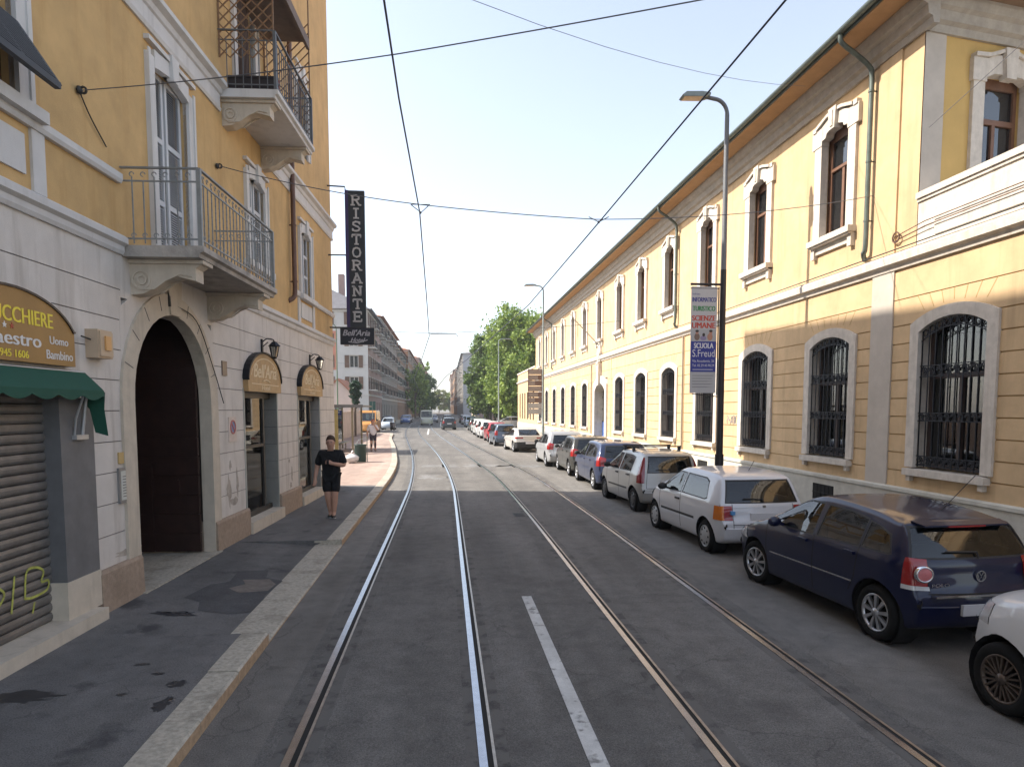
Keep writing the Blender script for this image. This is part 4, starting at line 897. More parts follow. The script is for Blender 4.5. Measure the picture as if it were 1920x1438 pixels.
hs = thing('hotel_sign', "small black Bell'Aria sign hanging under the tall vertical sign", 'sign', (0, 0, 0))
s = MB(); s.box(-3.1, -2.1, YS, YS + .12, 4.42, 4.92); s.build('panel', BK, hs)
s = MB(); put_text(s, "Bell'Aria", wf, -3.02, -2.24, 4.68, 4.86, .005, shear=.3, bold=.008); put_text(s, 'Hotel', wf, -2.8, -2.42, 4.49, 4.62, .005, shear=.4, bold=.006); s.tube([(-2.86, YS - .005, 4.5), (-2.6, YS - .005, 4.47), (-2.3, YS - .005, 4.56)], .012, 4); s.build('lettering', mat('grey_script', (.42, .40, .42), .5, 0), hs)
# ------------------------------------------------------------------ cars
TYRE = mat('tyre_rubber', (.011, .011, .011), .9, .15, 20, spec=.25); ALLOY = mat('alloy', (.52, .53, .55), .3, .05, 8, metal=.8); HUB = mat('grey_hubcap', (.42, .43, .44), .45, .1, 8, metal=.3); BRONZE = mat('dark_bronze_alloy', (.14, .11, .09), .4, .08, 8, metal=.6)
BLKP = mat('black_plastic', (.022, .022, .024), .6, .1, 10); CGL = glass('car_glass', (.5, .58, .55), (.012, .016, .016), .8, 1.9)
REDL = mat('red_lamp', (.30, .012, .012), .15, .1, 30, coat=1); ORL = mat('orange_lamp', (.62, .17, .02), .2, .1, 30, coat=1); CLRL = mat('clear_lamp', (.6, .6, .6), .12, .1, 30, coat=1); CHROME = mat('chrome', (.7, .7, .72), .12, 0, metal=1.)
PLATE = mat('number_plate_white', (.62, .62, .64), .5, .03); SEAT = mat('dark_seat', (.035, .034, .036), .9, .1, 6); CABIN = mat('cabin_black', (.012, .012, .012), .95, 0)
SEAM = mat('panel_gap', (.01, .01, .01), .9, 0)
def paint(name, col, metal=.15): return mat(name, col, .38, .03, 1.5, metal=metal, coat=.8, spec=.25)
def inpoly(x, y, P):
    c = False; n = len(P)
    for i in range(n):
        x1, y1 = P[i]; x2, y2 = P[i - 1]
        if (y1 > y) != (y2 > y) and x < (x2 - x1) * (y - y1) / (y2 - y1) + x1: c = not c
    return c
def car_shape(P):
    L, Wd, ro = P['L'], P['W'], P['ro']
    top = cr([(y, z, 0) for y, z in P['top']], 8); bot = cr([(y, z, 0) for y, z in P['bot']], 6)
    ty = np.maximum.accumulate([p.x for p in top]) + np.arange(len(top)) * 1e-6; tz = np.array([p.y for p in top])
    by = np.maximum.accumulate([p.x for p in bot]) + np.arange(len(bot)) * 1e-6; bz = np.array([p.y for p in bot])
    ys = [ty[0]]; acc = 0
    for i in range(1, len(ty)):
        d = math.hypot(ty[i] - ty[i - 1], tz[i] - tz[i - 1]); k = max(1, int(d / .05))
        for j in range(1, k + 1): ys.append(ty[i - 1] + (ty[i] - ty[i - 1]) * j / k)
    y0, y1 = -ro, L - ro; hw = Wd / 2; bl = P['belt']; rows = []; tum = P.get('tumble', .4); tap = P.get('taper', (.14, .2)); bul = P.get('bulge', (.1, .28))
    zn = P.get('znose', .5)
    for y in ys:
        zt = float(np.interp(y, ty, tz)); zb = float(np.interp(y, by, bz)); h = max(zt - zb, 1e-3)
        fr = max(0, 1 - (y - y0) / .55); ff = max(0, 1 - (y1 - y) / .75)
        w_ = hw * (1 - tap[0] * fr ** 2.2) * (1 - tap[1] * ff ** 2.0)
        zbl = float(np.interp(y, [p[0] for p in bl], [p[1] for p in bl])); zbl = min(zbl, zt - .035 * min(1, h / .3)); zbl = max(zbl, zb + h * .6)
        zm = min(max(P.get('zmid', .6), zb + .3 * h), zb + .8 * h, zbl - .02 * h)
        wr = w_ * .965 - tum * (zt - zbl)
        if zt - zbl > .3: wr = max(wr, hw * .62)
        cw = P.get('crown', .045) * min(1, h / .4)
        pts = [(0, zb), (.5 * w_, zb), (.88 * w_, zb + .01 * min(1, h)), (.97 * w_, zb + .16 * h if h < .5 else zb + .1), (w_, zm), (.985 * w_, zm + (zbl - zm) * .7), (.962 * w_, zbl), (wr + .03 * min(1, (zt - zbl) / .3), zt - cw - .03 * min(1, (zt - zbl) / .3)), (wr - .07 * min(1, h / .4), zt - cw * .55), (wr * .5, zt - cw * .12), (0, zt)]
        c = cr([(a, b, 0) for a, b in pts], 3)
        row = []
        for p in c:
            x = max(0, p.x); q = (x / hw) ** 2
            fr2 = max(0, 1 - (y - y0) / .5); ff2 = max(0, 1 - (y1 - y) / .9)
            row.append((x, y + bul[0] * q * fr2 - bul[1] * q * ff2, p.y))
        rows.append(row)
    bm = bmesh.new(); n = len(rows[0]); G = []
    for row in rows:
        vs = [bm.verts.new((-x, y, z)) for x, y, z in row[::-1]][:-1] + [bm.verts.new(v) for v in row]
        # left bottom .. hmm order: left: reversed (top..bottom); ring: top-left -> bottom -> right -> top
        G.append(vs)
    # ring: vs[0] is top centre (x=0), going down the left side to the bottom centre, then up the right to the top centre again
    m = 2 * n - 1
    # rebuild: row order is bottom->top, so reversed left part starts at the top
    for a, b in zip(G, G[1:]):
        for i in range(m - 1): bm.faces.new((a[i], a[i + 1], b[i + 1], b[i]))
    bmesh.ops.remove_doubles(bm, verts=bm.verts, dist=1e-5)
    for ed in (0, -1):
        es = [e for e in bm.edges if len(e.link_faces) == 1 and abs((e.verts[0].co.y) - (y0 if ed == 0 else y1)) < .6]
        bmesh.ops.holes_fill(bm, edges=es, sides=0)
    bmesh.ops.recalc_face_normals(bm, faces=bm.faces)
    for f in bm.faces: f.smooth = True
    return bm, (ty, tz)
def cut(bm, poly, ax, flt, assign=None):
    i, j = ax; P = poly; n = len(P)
    lo = [min(p[k] for p in P) - .02 for k in (0, 1)]; hi = [max(p[k] for p in P) + .02 for k in (0, 1)]
    def cand():
        out = []
        for f in bm.faces:
            if not flt(f): continue
            a = [v.co[i] for v in f.verts]; b = [v.co[j] for v in f.verts]
            if max(a) < lo[0] or min(a) > hi[0] or max(b) < lo[1] or min(b) > hi[1]: continue
            out.append(f)
        return out
    for k in range(n):
        fs = cand()
        if not fs: return []
        a, b = P[k], P[(k + 1) % n]; co = [0, 0, 0]; no = [0, 0, 0]; co[i], co[j] = a; no[i], no[j] = -(b[1] - a[1]), b[0] - a[0]
        g = set(fs)
        for f in fs: g.update(f.edges); g.update(f.verts)
        bmesh.ops.bisect_plane(bm, geom=list(g), plane_co=co, plane_no=no, dist=1e-5)
    out = []
    for f in cand():
        c = f.calc_center_median()
        if inpoly(c[i], c[j], P): out.append(f)
    if assign is not None:
        for f in out: f.material_index = assign
    return out
def bm_obj(bm, name, mats, parent):
    me = bpy.data.meshes.new(name); bm.to_mesh(me)
    for m in (mats if isinstance(mats, (list, tuple)) else [mats]): me.materials.append(m)
    return link(name, me, parent)
def take(bm, faces, off=0., keep=False):
    nb = bmesh.new(); mp = {}
    for f in faces:
        vs = []
        for v in f.verts:
            if v not in mp: mp[v] = nb.verts.new(v.co + v.normal * off)
            vs.append(mp[v])
        try: g = nb.faces.new(vs); g.smooth = True
        except ValueError: pass
    if not keep: bmesh.ops.delete(bm, geom=list(faces), context='FACES')
    return nb
def wheel(parent, x, y, r, wd, style, side, mrim):
    f = lambda a, b, c: (side * c, a, b)
    o = MB(); hw = wd / 2
    o.lathe([(r * .62, -hw + .01), (r * .9, -hw), (r * .985, -hw + .03), (r, -hw + .06), (r, hw - .06), (r * .985, hw - .03), (r * .9, hw), (r * .68, hw - .005), (r * .66, hw - .03)], 28, f, 0)
    t = o.build('wheel', TYRE, parent, (x, y, r))
    o = MB(); R0 = r * .67
    o.lathe([(R0, hw - .04), (R0 * 1.0, hw - .005), (R0 * .93, hw - .008), (R0 * .9, hw - .035)], 28, f, 0)
    if style == 'hub':
        o.lathe([(R0 * .92, hw - .03), (R0 * .75, hw - .006), (R0 * .45, hw), (R0 * .25, hw + .004), (R0 * .02, hw + .006)], 28, f, 0)
        for k in range(8):
            a = 2 * math.pi * k / 8; o.prism([(R0 * .72 * math.cos(a) + .02 * math.cos(q) * (1.6 if 0 else 1), R0 * .72 * math.sin(a) + .02 * math.sin(q)) for q in np.linspace(0, 2 * math.pi, 8, False)], lambda u, v, w_: f(u, v, w_), hw - .004, hw + .001, 1)
    else:
        ns = {'spoke9': 9, 'spoke5': 5, 'multi': 10}[style]
        o.lathe([(R0 * .24, hw - .03), (R0 * .22, hw - .004), (R0 * .01, hw - .002)], 16, f, 0)
        o.lathe([(R0 * .95, hw - .055), (R0 * .01, hw - .06)], 20, f, 1)
        for k in range(ns):
            a = 2 * math.pi * (k + .25) / ns; ca, sa = math.cos(a), math.sin(a)
            def sp(a0, a1, w0, w1):
                c0, s0_, c1, s1_ = math.cos(a0), math.sin(a0), math.cos(a1), math.sin(a1); r0, r1 = R0 * .2, R0 * .93
                p = [(r0 * c0 - w0 * s0_, r0 * s0_ + w0 * c0), (r0 * c0 + w0 * s0_, r0 * s0_ - w0 * c0), (r1 * c1 + w1 * s1_, r1 * s1_ - w1 * c1), (r1 * c1 - w1 * s1_, r1 * s1_ + w1 * c1)]
                o.prism(p, lambda u, v, w_: f(u, v, w_), hw - .04, hw - .01)
            if style == 'spoke9': sp(a, a, .012, .022)
            elif style == 'spoke5': sp(a, a, .025, .035)
            else: sp(a, a + .16, .007, .008); sp(a, a - .16, .007, .008)
    o.build('rim', [mrim, CABIN], t)
    return t
def car(name, label, cat, P, col, loc, yaw, group=None, style='hub', mrim=None, steer=0, detail=1, lamp=None, bumper=None):
    root = thing(name, label, cat, loc, yaw, group)
    bm, (ty, tz) = car_shape(P)
    L, Wd, ro, wb, r = P['L'], P['W'], P['ro'], P['wb'], P['r']; hw = Wd / 2; y0, y1 = -ro, L - ro
    side = lambda f: abs(f.calc_center_median().x) > hw * .5
    sidew = lambda f: abs(f.normal.x) > .35 and abs(f.calc_center_median().x) > hw * .45
    rearf = lambda f: f.normal.y < -.12 and f.calc_center_median().y < y0 + 1.1
    frontf = lambda f: f.normal.y > .12 and f.calc_center_median().y > wb * .45
    mats = [col, SEAM, BLKP, bumper or col, CHROME]
    # bumpers / lower trims in a second material
    if bumper:
        for f in bm.faces:
            c = f.calc_center_median()
            if c.z < P.get('zbump', .62) and (c.y < y0 + .42 or c.y > y1 - .5): f.material_index = 3
    for st in P.get('strips', []): cut(bm, st[0], (1, 2), sidew, st[1])
    for st in P.get('rstrips', []): cut(bm, st[0], (0, 2), rearf, st[1])
    # windows
    parts = []
    for nm, poly, ax, flt, off in [('side_window', p, (1, 2), sidew, -.004) for p in P['side']] + [('rear_window', P['rear'], (0, 2), rearf, -.004), ('windscreen', P['wind'], (0, 2), frontf, -.004)]:
        if poly is None: continue
        cx = sum(p[0] for p in poly) / len(poly); cy = sum(p[1] for p in poly) / len(poly)
        big = [(cx + (p[0] - cx) * (1 + .025 / max(.05, abs(p[0] - cx))), cy + (p[1] - cy) * (1 + .02 / max(.05, abs(p[1] - cy)))) for p in poly]
        cut(bm, big, ax, flt, 2)
        parts.append((nm, cut(bm, poly, ax, flt), off))
        fs = parts[-1][1]
        if nm == 'side_window':
            for q in [[f for f in fs if f.calc_center_median().x * sg > 0] for sg in (-1, 1)]:
                if q: bm_obj(take(bm, q, off), nm, CGL, root)
        elif fs: bm_obj(take(bm, fs, off), nm, CGL, root)
    # wheel arches
    for wy in (0, wb):
        A = [(wy + (r + .055) * math.cos(t), r + .01 + (r + .055) * math.sin(t)) for t in np.linspace(0, 2 * math.pi, 28, False)]
        fs = cut(bm, A, (1, 2), side)
        if fs: bmesh.ops.delete(bm, geom=fs, context='FACES')
    # doors
    g = .008
    for (ya, yb, za, zb, ys_) in P.get('gaps', []): cut(bm, [(ya - g, za), (ya + g, za), (yb + g, zb), (yb - g, zb)], (1, 2), sidew, 1)
    for x0, z0, x1, z1 in P.get('rgaps', []):
        if abs(x0 - x1) < abs(z0 - z1): cut(bm, [(x0 - .005, z0), (x0 + .005, z0), (x1 + .005, z1), (x1 - .005, z1)], (0, 2), rearf, 1)
        else: cut(bm, [(x0, z0 - .005), (x1, z1 - .005), (x1, z1 + .005), (x0, z0 + .005)], (0, 2), rearf, 1)
    # lamps
    rl = lambda f: f.calc_center_median().y < y0 + .45 and f.normal.y < .6
    for sg in (-1, 1):
        for k, (poly, m) in enumerate(P.get('tail', [])):
            fs = cut(bm, [(sg * a, b) for a, b in poly], (0, 2), rl)
            fs = [f for f in fs if f.calc_center_median().y < y0 + P.get('tailmax', .3)]
            if fs: bm_obj(take(bm, fs, .006), 'tail_light', m, root)
        fs = cut(bm, [(sg * a, b) for a, b in P['head']], (0, 2), lambda f: f.normal.y > .05 and f.calc_center_median().y > y1 - .75)
        if fs: bm_obj(take(bm, fs, .005), 'headlight', CLRL, root)
    # body shell, with a dark lining so that the cabin reads as dark from inside
    bm.normal_update()
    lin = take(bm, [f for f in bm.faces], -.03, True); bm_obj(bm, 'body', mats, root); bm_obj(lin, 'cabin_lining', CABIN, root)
    # wheels and liners
    wd = P.get('tw', .185)
    for wy in (0, wb):
        for sg in (-1, 1):
            o = MB(); o.lathe([(r + .05, -.0), (r + .05, -.26), (.01, -.27)], 20, lambda a, b, c: (sg * (hw - .045 + c), wy + a, r + .01 + b), 0); o.build('wheel_arch_liner', CABIN, root)
            t = wheel(root, sg * (hw - wd / 2 - .02), wy, r, wd, style, sg, mrim or HUB)
            if wy > 0 and steer: t.rotation_euler = (0, 0, steer)
    o = MB(); o.box(-hw + .12, hw - .12, y0 + .3, y1 - .4, .2, .3); o.build('underbody', CABIN, root)
    yb = lambda z: float(np.interp(z, tz[:P.get('nrear', 30)], ty[:P.get('nrear', 30)]))
    zr = P['H']
    if detail:
        sx = P.get('seaty', 1.25)
        o = MB()
        for x in (-.36, .36):
            o.prism([(sx - .12, .5), (sx + .12, .5), (sx - .02, 1.08), (sx - .14, 1.08)], lambda u, v, w_: (w_, u, v), x - .23, x + .23); o.box(x - .13, x + .13, sx - .14, sx - .05, 1.1, 1.27)
            o.box(x - .24, x + .24, sx - .1, sx + .45, .35, .52)
        o.prism([(.25, .5), (.45, .5), (.3, 1.0), (.18, 1.0)], lambda u, v, w_: (w_, u, v), -.6, .6); o.box(-.6, .6, .25, .7, .35, .5)
        for x in (-.38, .38): o.box(x - .12, x + .12, .18, .26, 1.0, 1.12)
        o.box(-hw + .15, hw - .15, P['wind_base'] - .45, P['wind_base'] - .05, .6, .86); o.ring((-.36, P['wind_base'] - .55, .88), .17, .012, (1, 0, 2), 14)
        o.build('seat', SEAT, root)
        for sg in (-1, 1):
            o = MB(); yy = P.get('mirror', P['wind_base'] - .48); o.ball((sg * (hw + .075), yy, P.get('mz', .98)), (.1, .055, .07), 10); o.bar((sg * (hw - .05), yy - .0, P.get('mz', .98) - .04), (sg * (hw + .05), yy, P.get('mz', .98) - .02), .02, .02); o.build('wing_mirror', P.get('mmat') or BLKP, root)
            for hy, hz in P.get('handles', []):
                o = MB(); x = hw * .985 + .008; o.box(*sorted((sg * (x - .03), sg * (x + .022))), hy - .085, hy + .085, hz - .017, hz + .017); o.build('door_handle', P.get('hmat') or col, root)
        pz = P.get('plate_z', .72); o = MB(); ypl = yb(pz) - .012; o.box(-.26, .26, ypl - .012, ypl + .02, pz - .055, pz + .055)
        o.build('number_plate', PLATE, root)
        o = MB(); zz = P['rear'][0][1] if P['rear'] else .9
        if P['rear']:
            zw = min(p[1] for p in P['rear']); o.tube([(0, yb(zw - .01) - .02, zw - .01), (.0, yb(zw + .05) - .02, zw + .05), (-.35, yb(zw + .06) - .012, zw + .06)], .01, 5); o.build('rear_wiper', BLKP, root)
    for fnc in P.get('extra', []): fnc(root, P, yb, col)
    return root
# --- shapes
def hatch(L, W, H, wb, ro, r, hood=.9, ws=(1.5, 2.32), rearw=(.98, 1.33), roofend=.28, nose=.66, rdrop=0., **k):
    fo = L - wb - ro; y0 = -ro; y1 = L - ro
    d = dict(L=L, W=W, H=H, wb=wb, ro=ro, r=r, wind_base=ws[1],
             top=[(y0, .50), (y0 + .012, .60), (y0 + .05, .70), (y0 + .075, .82), (y0 + .11, rearw[0]), (y0 + roofend + .02, rearw[1]), (y0 + roofend + .2, H - .045 - rdrop), (y0 + roofend + .65, H - .008 - rdrop * .5), (y0 + ws[0] - .35 + ro, H), (ws[0], H - .055), ((ws[0] + ws[1]) / 2, (H + hood) / 2 - .0), (ws[1], hood + .06), (ws[1] + .25, hood), (y1 - .32, nose + .1), (y1 - .1, nose), (y1 - .02, .58), (y1, .48)],
             bot=[(y0, .50), (y0 + .015, .40), (y0 + .06, .28), (y0 + .25, .21), (0, .19), (wb, .19), (y1 - .35, .2), (y1 - .1, .24), (y1 - .02, .36), (y1, .48)],
             belt=[(y0, rearw[0] - .02), (0, .94), (wb, .88), (y1, .7)], nrear=44)
    d.update(k); return d
CARG = 'cars parked nose to tail along the right kerb'
def badge(root, P, yb, col):
    z = .80; y = yb(z) - .012; o = MB(); f = lambda u, v, w_: (u, y - w_, v)
    o.ring((0, y - .004, z), .052, .007, (1, 0, 2), 20)
    for a in ([(-.026, .04), (0, .004), (.026, .04)], [(-.043, .022), (-.02, -.04), (0, -.004), (.02, -.04), (.043, .022)]): o.tube([(u, y - .006, z + v) for u, v in a], .005, 4)
    o.build('badge', CHROME, root)
    o = MB(); z = .70; yy = yb(z) + .018; put_text(o, 'POLO', lambda u, v, w_: (u, yy - .014, v), -.56, -.36, .705, .738, 0); o.build('model_lettering', CHROME, root)
    o = MB(); y = yb(.60) - .012; o.box(-.56, .56, y - .01, y + .06, .605, .625); o.build('chrome_strip', CHROME, root)
    o = MB(); o.box(-.22, .22, yb(1.27) - .055, yb(1.27) + .06, 1.272, 1.288); o.build('brake_light', REDL, root)
    o = MB(); o.prism([(-.5, yb(1.27) - .05), (.5, yb(1.27) - .05), (.54, yb(1.27) + .1), (-.54, yb(1.27) + .1)], lambda u, v, w_: (u, v, w_ + (v - yb(1.27)) * .2), 1.29, 1.306); o.build('spoiler', col, root)
    o = MB(); o.tube([(.0, yb(1.27) + .3, 1.39), (.0, yb(1.27) - .12, 1.82)], .004, 5); o.build('aerial', BLKP, root)
    for sg in (-1, 1):
        o = MB(); c = (sg * .655, yb(.84) - .002, .84); f2 = lambda x, y, z: (c[0] + x, c[1] - z + abs(x + sg * .0) * .0 + (x * sg) * .25, c[2] + y)
        o.lathe([(.085, .0), (.085, .03), (.07, .036), (.066, .03)], 22, f2, 1); o.lathe([(.066, .03), (.05, .034), (.001, .036)], 22, f2, 0); o.build('round_lamp', [mat('pink_lamp', (.55, .16, .16), .2, .1, 40, coat=1), CHROME], root)
polo5 = hatch(3.86, 1.63, 1.44, 2.46, .57, .305, hood=.92, ws=(1.42, 2.3), roofend=.3, rearw=(.98, 1.29), nose=.70, rdrop=.055,
    side=[[(1.16, .955), (1.13, 1.325), (1.42, 1.325), (1.6, 1.275), (2.12, .985), (2.14, .95)], [(.33, .98), (.31, 1.265), (.6, 1.305), (1.02, 1.325), (1.06, .96)], [(-.16, 1.0), (-.08, 1.16), (.1, 1.225), (.25, 1.25), (.27, .985), (-.12, .985)]],
    rear=[(-.69, .985), (-.6, 1.265), (.6, 1.265), (.69, .985)], wind=[(-.66, .99), (-.52, 1.34), (.52, 1.34), (.66, .99)],
    head=[(.36, .60), (.38, .78), (.76, .8), (.8, .62)], tail=[([(.575, .70), (.56, .97), (.72, .985), (.9, .94), (.9, .72)], REDL), ([(.56, .66), (.56, .70), (.9, .72), (.9, .67)], CLRL)], tailmax=.24,
    strips=[([(-.1 + .46, .555), (2.05, .535), (2.05, .552), (-.1 + .46, .572)], 4)],
    gaps=[(1.09, 1.1, .3, .95, 0), (2.12, 2.17, .3, .95, 0), (.33, .29, .62, .99, 0), (.33, .42, .62, .45, 0)], rgaps=[(-.56, .64, -.56, .96), (.56, .64, .56, .96), (-.58, .63, .58, .63)],
    handles=[(1.3, .86), (.42, .885)], hmat=None, mmat=None, extra=[badge], plate_z=.47, mz=1.0)
NAVY = paint('navy_paint', (.003, .006, .034), .0)
polo5['hmat'] = NAVY; polo5['mmat'] = NAVY
car('parked_car', 'glossy dark navy hatchback with silver nine-spoke wheels, second nearest in the right row', 'car', polo5, NAVY, (5.40, 6.72, 0), R(4.0), CARG, 'spoke9', ALLOY, steer=R(8))
def rear_sticker(root, P, yb, col):
    o = MB(); y = yb(.74) - .004; o.box(-.6, -.53, y - .004, y + .05, .73, .79); o.build('blue_sticker', mat('blue_sticker', (.1, .3, .6), .5, 0), root)
    o = MB(); o.tube([(.05, .1, 1.41), (.05, -.08, 1.6)], .005, 5); o.build('aerial', BLKP, root)
    o = MB(); o.box(-.03, .03, yb(.86) - .01, yb(.86) + .03, .84, .88); o.build('badge', CHROME, root)
WHITE1 = paint('silver_white_paint', (.62, .63, .66), .1)
polo3 = hatch(3.72, 1.655, 1.42, 2.40, .62, .285, hood=.91, ws=(1.38, 2.22), roofend=.3, rearw=(.92, 1.28), nose=.68,
    side=[[(1.1, .94), (1.08, 1.28), (1.4, 1.29), (1.55, 1.25), (2.04, .95), (2.06, .925)], [(-.02, .97), (.1, 1.22), (.25, 1.27), (1.0, 1.285), (1.02, .945), (.05, .94)]],
    rear=[(-.64, .93), (-.55, 1.27), (.55, 1.27), (.64, .93)], wind=[(-.65, .97), (-.52, 1.32), (.52, 1.32), (.65, .97)],
    head=[(.4, .58), (.4, .72), (.78, .72), (.8, .58)], tail=[([(.70, .63), (.69, .87), (.9, .86), (.9, .63)], ORL), ([(.56, .63), (.56, .87), (.69, .87), (.70, .63)], REDL)],
    strips=[([(.42, .52), (2.0, .50), (2.0, .545), (.42, .565)], 2)], gaps=[(1.05, 1.06, .28, .94, 0), (2.06, 2.1, .28, .93, 0)],
    rgaps=[(-.55, .5, -.55, .9), (.55, .5, .55, .9), (-.56, .56, .56, .56)], handles=[(1.18, .80)], hmat=BLKP, extra=[rear_sticker], plate_z=.70, mz=.97)
car('parked_car', 'white three-door hatchback with orange and red rear lamps, third in the right row', 'car', polo3, WHITE1, (5.32, 11.25, 0), R(3.2), CARG, 'hub', HUB)
def rack(root, P, yb, col):
    o = MB()
    for y in (.55, 1.25): o.tube([(-.66, y, 1.55), (.66, y, 1.55)], .018, 6); [o.box(x - .03, x + .03, y - .04, y + .04, 1.42, 1.55) for x in (-.6, .6)]
    o.build('roof_rack', BLKP, root)
SILV = paint('silver_paint', (.40, .40, .385), .45)
punto = hatch(3.84, 1.66, 1.48, 2.46, .55, .29, hood=.93, ws=(1.45, 2.35), roofend=.2, rearw=(.98, 1.34), nose=.72,
    side=[[(1.16, .96), (1.12, 1.34), (1.45, 1.35), (1.62, 1.30), (2.2, .985), (2.22, .95)], [(.2, .985), (.18, 1.30), (.5, 1.34), (1.02, 1.345), (1.06, .965)]],
    rear=[(-.56, .98), (-.50, 1.34), (.50, 1.34), (.56, .98)], wind=[(-.66, 1.0), (-.52, 1.37), (.52, 1.37), (.66, 1.0)],
    head=[(.4, .62), (.4, .76), (.76, .82), (.8, .62)], tail=[([(.66, .72), (.60, 1.33), (.72, 1.33), (.9, .95), (.9, .72)], mat('dark_red_lamp', (.22, .008, .02), .15, .1, 30, coat=1))],
    strips=[([(.42, .50), (2.0, .48), (2.0, .525), (.42, .545)], 2)], gaps=[(1.09, 1.1, .28, .95, 0), (2.16, 2.2, .28, .95, 0), (.22, .2, .6, .98, 0)],
    rgaps=[(-.62, .6, -.58, .96), (.62, .6, .58, .96), (-.62, .6, .62, .6)], handles=[(1.25, .86), (.36, .87)], hmat=BLKP, extra=[rack], plate_z=.74, mz=1.0)
car('parked_car', 'silver five-door hatchback with tall dark red lamps and roof bars, fourth in the right row', 'car', punto, SILV, (5.38, 16.0, 0), R(2.6), CARG, 'hub', mat('dark_steel_wheel', (.05, .05, .05), .5, .1, metal=.4))
BLUE2 = paint('mid_blue_paint', (.028, .042, .095), .3)
def wag(L=4.2, W=1.74, H=1.5, wb=2.58, ro=.72, r=.31, **k):
    d = hatch(L, W, H, wb, ro, r, hood=.95, ws=(1.5, 2.5), roofend=.34, rearw=(1.02, 1.36), nose=.72,
        side=[[(1.2, .99), (1.16, 1.37), (1.5, 1.375), (1.7, 1.32), (2.3, 1.01), (2.32, .98)], [(.3, 1.01), (.28, 1.35), (.6, 1.37), (1.06, 1.375), (1.1, .99)], [(-.25, 1.05), (-.1, 1.26), (.2, 1.33), (.22, 1.02), (-.2, 1.03)]],
        rear=[(-.6, 1.02), (-.5, 1.36), (.5, 1.36), (.6, 1.02)], wind=[(-.68, 1.02), (-.54, 1.39), (.54, 1.39), (.68, 1.02)], head=[(.4, .62), (.4, .78), (.8, .82), (.84, .62)],
        tail=[([(.6, .76), (.56, 1.0), (.74, 1.06), (.95, .98), (.95, .76)], REDL)], gaps=[(1.13, 1.14, .3, .98, 0), (2.28, 2.32, .3, .98, 0)], rgaps=[(-.58, .6, -.58, .98), (.58, .6, .58, .98)], handles=[(1.3, .88), (.38, .9)], hmat=None, plate_z=.75, mz=1.02, seaty=1.3)
    d.update(k); return d
ws = wag(); ws['hmat'] = BLUE2
car('parked_car', 'dusty mid blue hatchback with pale red lamps parked ahead of the silver roof-bar car', 'car', ws, BLUE2, (5.42, 20.45, 0), R(0), CARG, 'spoke5', ALLOY)
DGREY = paint('dark_grey_paint', (.055, .055, .05), .35); ws = wag(4.0, 1.70, 1.49, 2.5, .65, .3); ws['hmat'] = DGREY
car('parked_car', 'dark grey hatchback parked between the mid blue and silver-grey cars', 'car', ws, DGREY, (5.42, 24.7, 0), R(0), CARG, 'spoke5', ALLOY)
SILV2 = paint('light_silver_paint', (.46, .47, .48), .4); ws = wag(4.2, 1.75, 1.56, 2.6, .7, .31); ws['hmat'] = SILV2
car('parked_car', 'light silver compact with bright red lamps parked behind the pale beige coupe', 'car', ws, SILV2, (5.2, 28.95, 0), R(.5), CARG, 'spoke5', ALLOY)
CRM = paint('pale_cream_paint', (.60, .57, .52), .2)
coupe = hatch(4.2, 1.76, 1.40, 2.54, .75, .315, hood=.88, ws=(1.15, 2.2), roofend=.75, rearw=(.98, 1.3), nose=.68, seaty=1.0,
    side=[[(.0, .98), (.1, 1.2), (.5, 1.27), (1.2, 1.28), (1.4, 1.2), (2.0, .96), (2.02, .93)]], rear=[(-.6, 1.0), (-.5, 1.29), (.5, 1.29), (.6, 1.0)], wind=[(-.66, .95), (-.52, 1.29), (.52, 1.29), (.66, .95)],
    head=[(.4, .6), (.4, .72), (.8, .75), (.84, .6)], tail=[([(.4, .80), (.4, .88), (.95, .9), (.95, .8)], REDL)], gaps=[(.75, .78, .3, .95, 0), (2.0, 2.05, .3, .95, 0)], rgaps=[(-.6, .75, .6, .75)], handles=[(.9, .86)], hmat=CRM, plate_z=.55, mz=.98)
car('parked_car', 'pale beige coupe with black rear bumper set at an angle in the right row', 'car', coupe, CRM, (4.78, 38.9, 0), R(6), CARG, 'spoke5', ALLOY, bumper=BLKP)
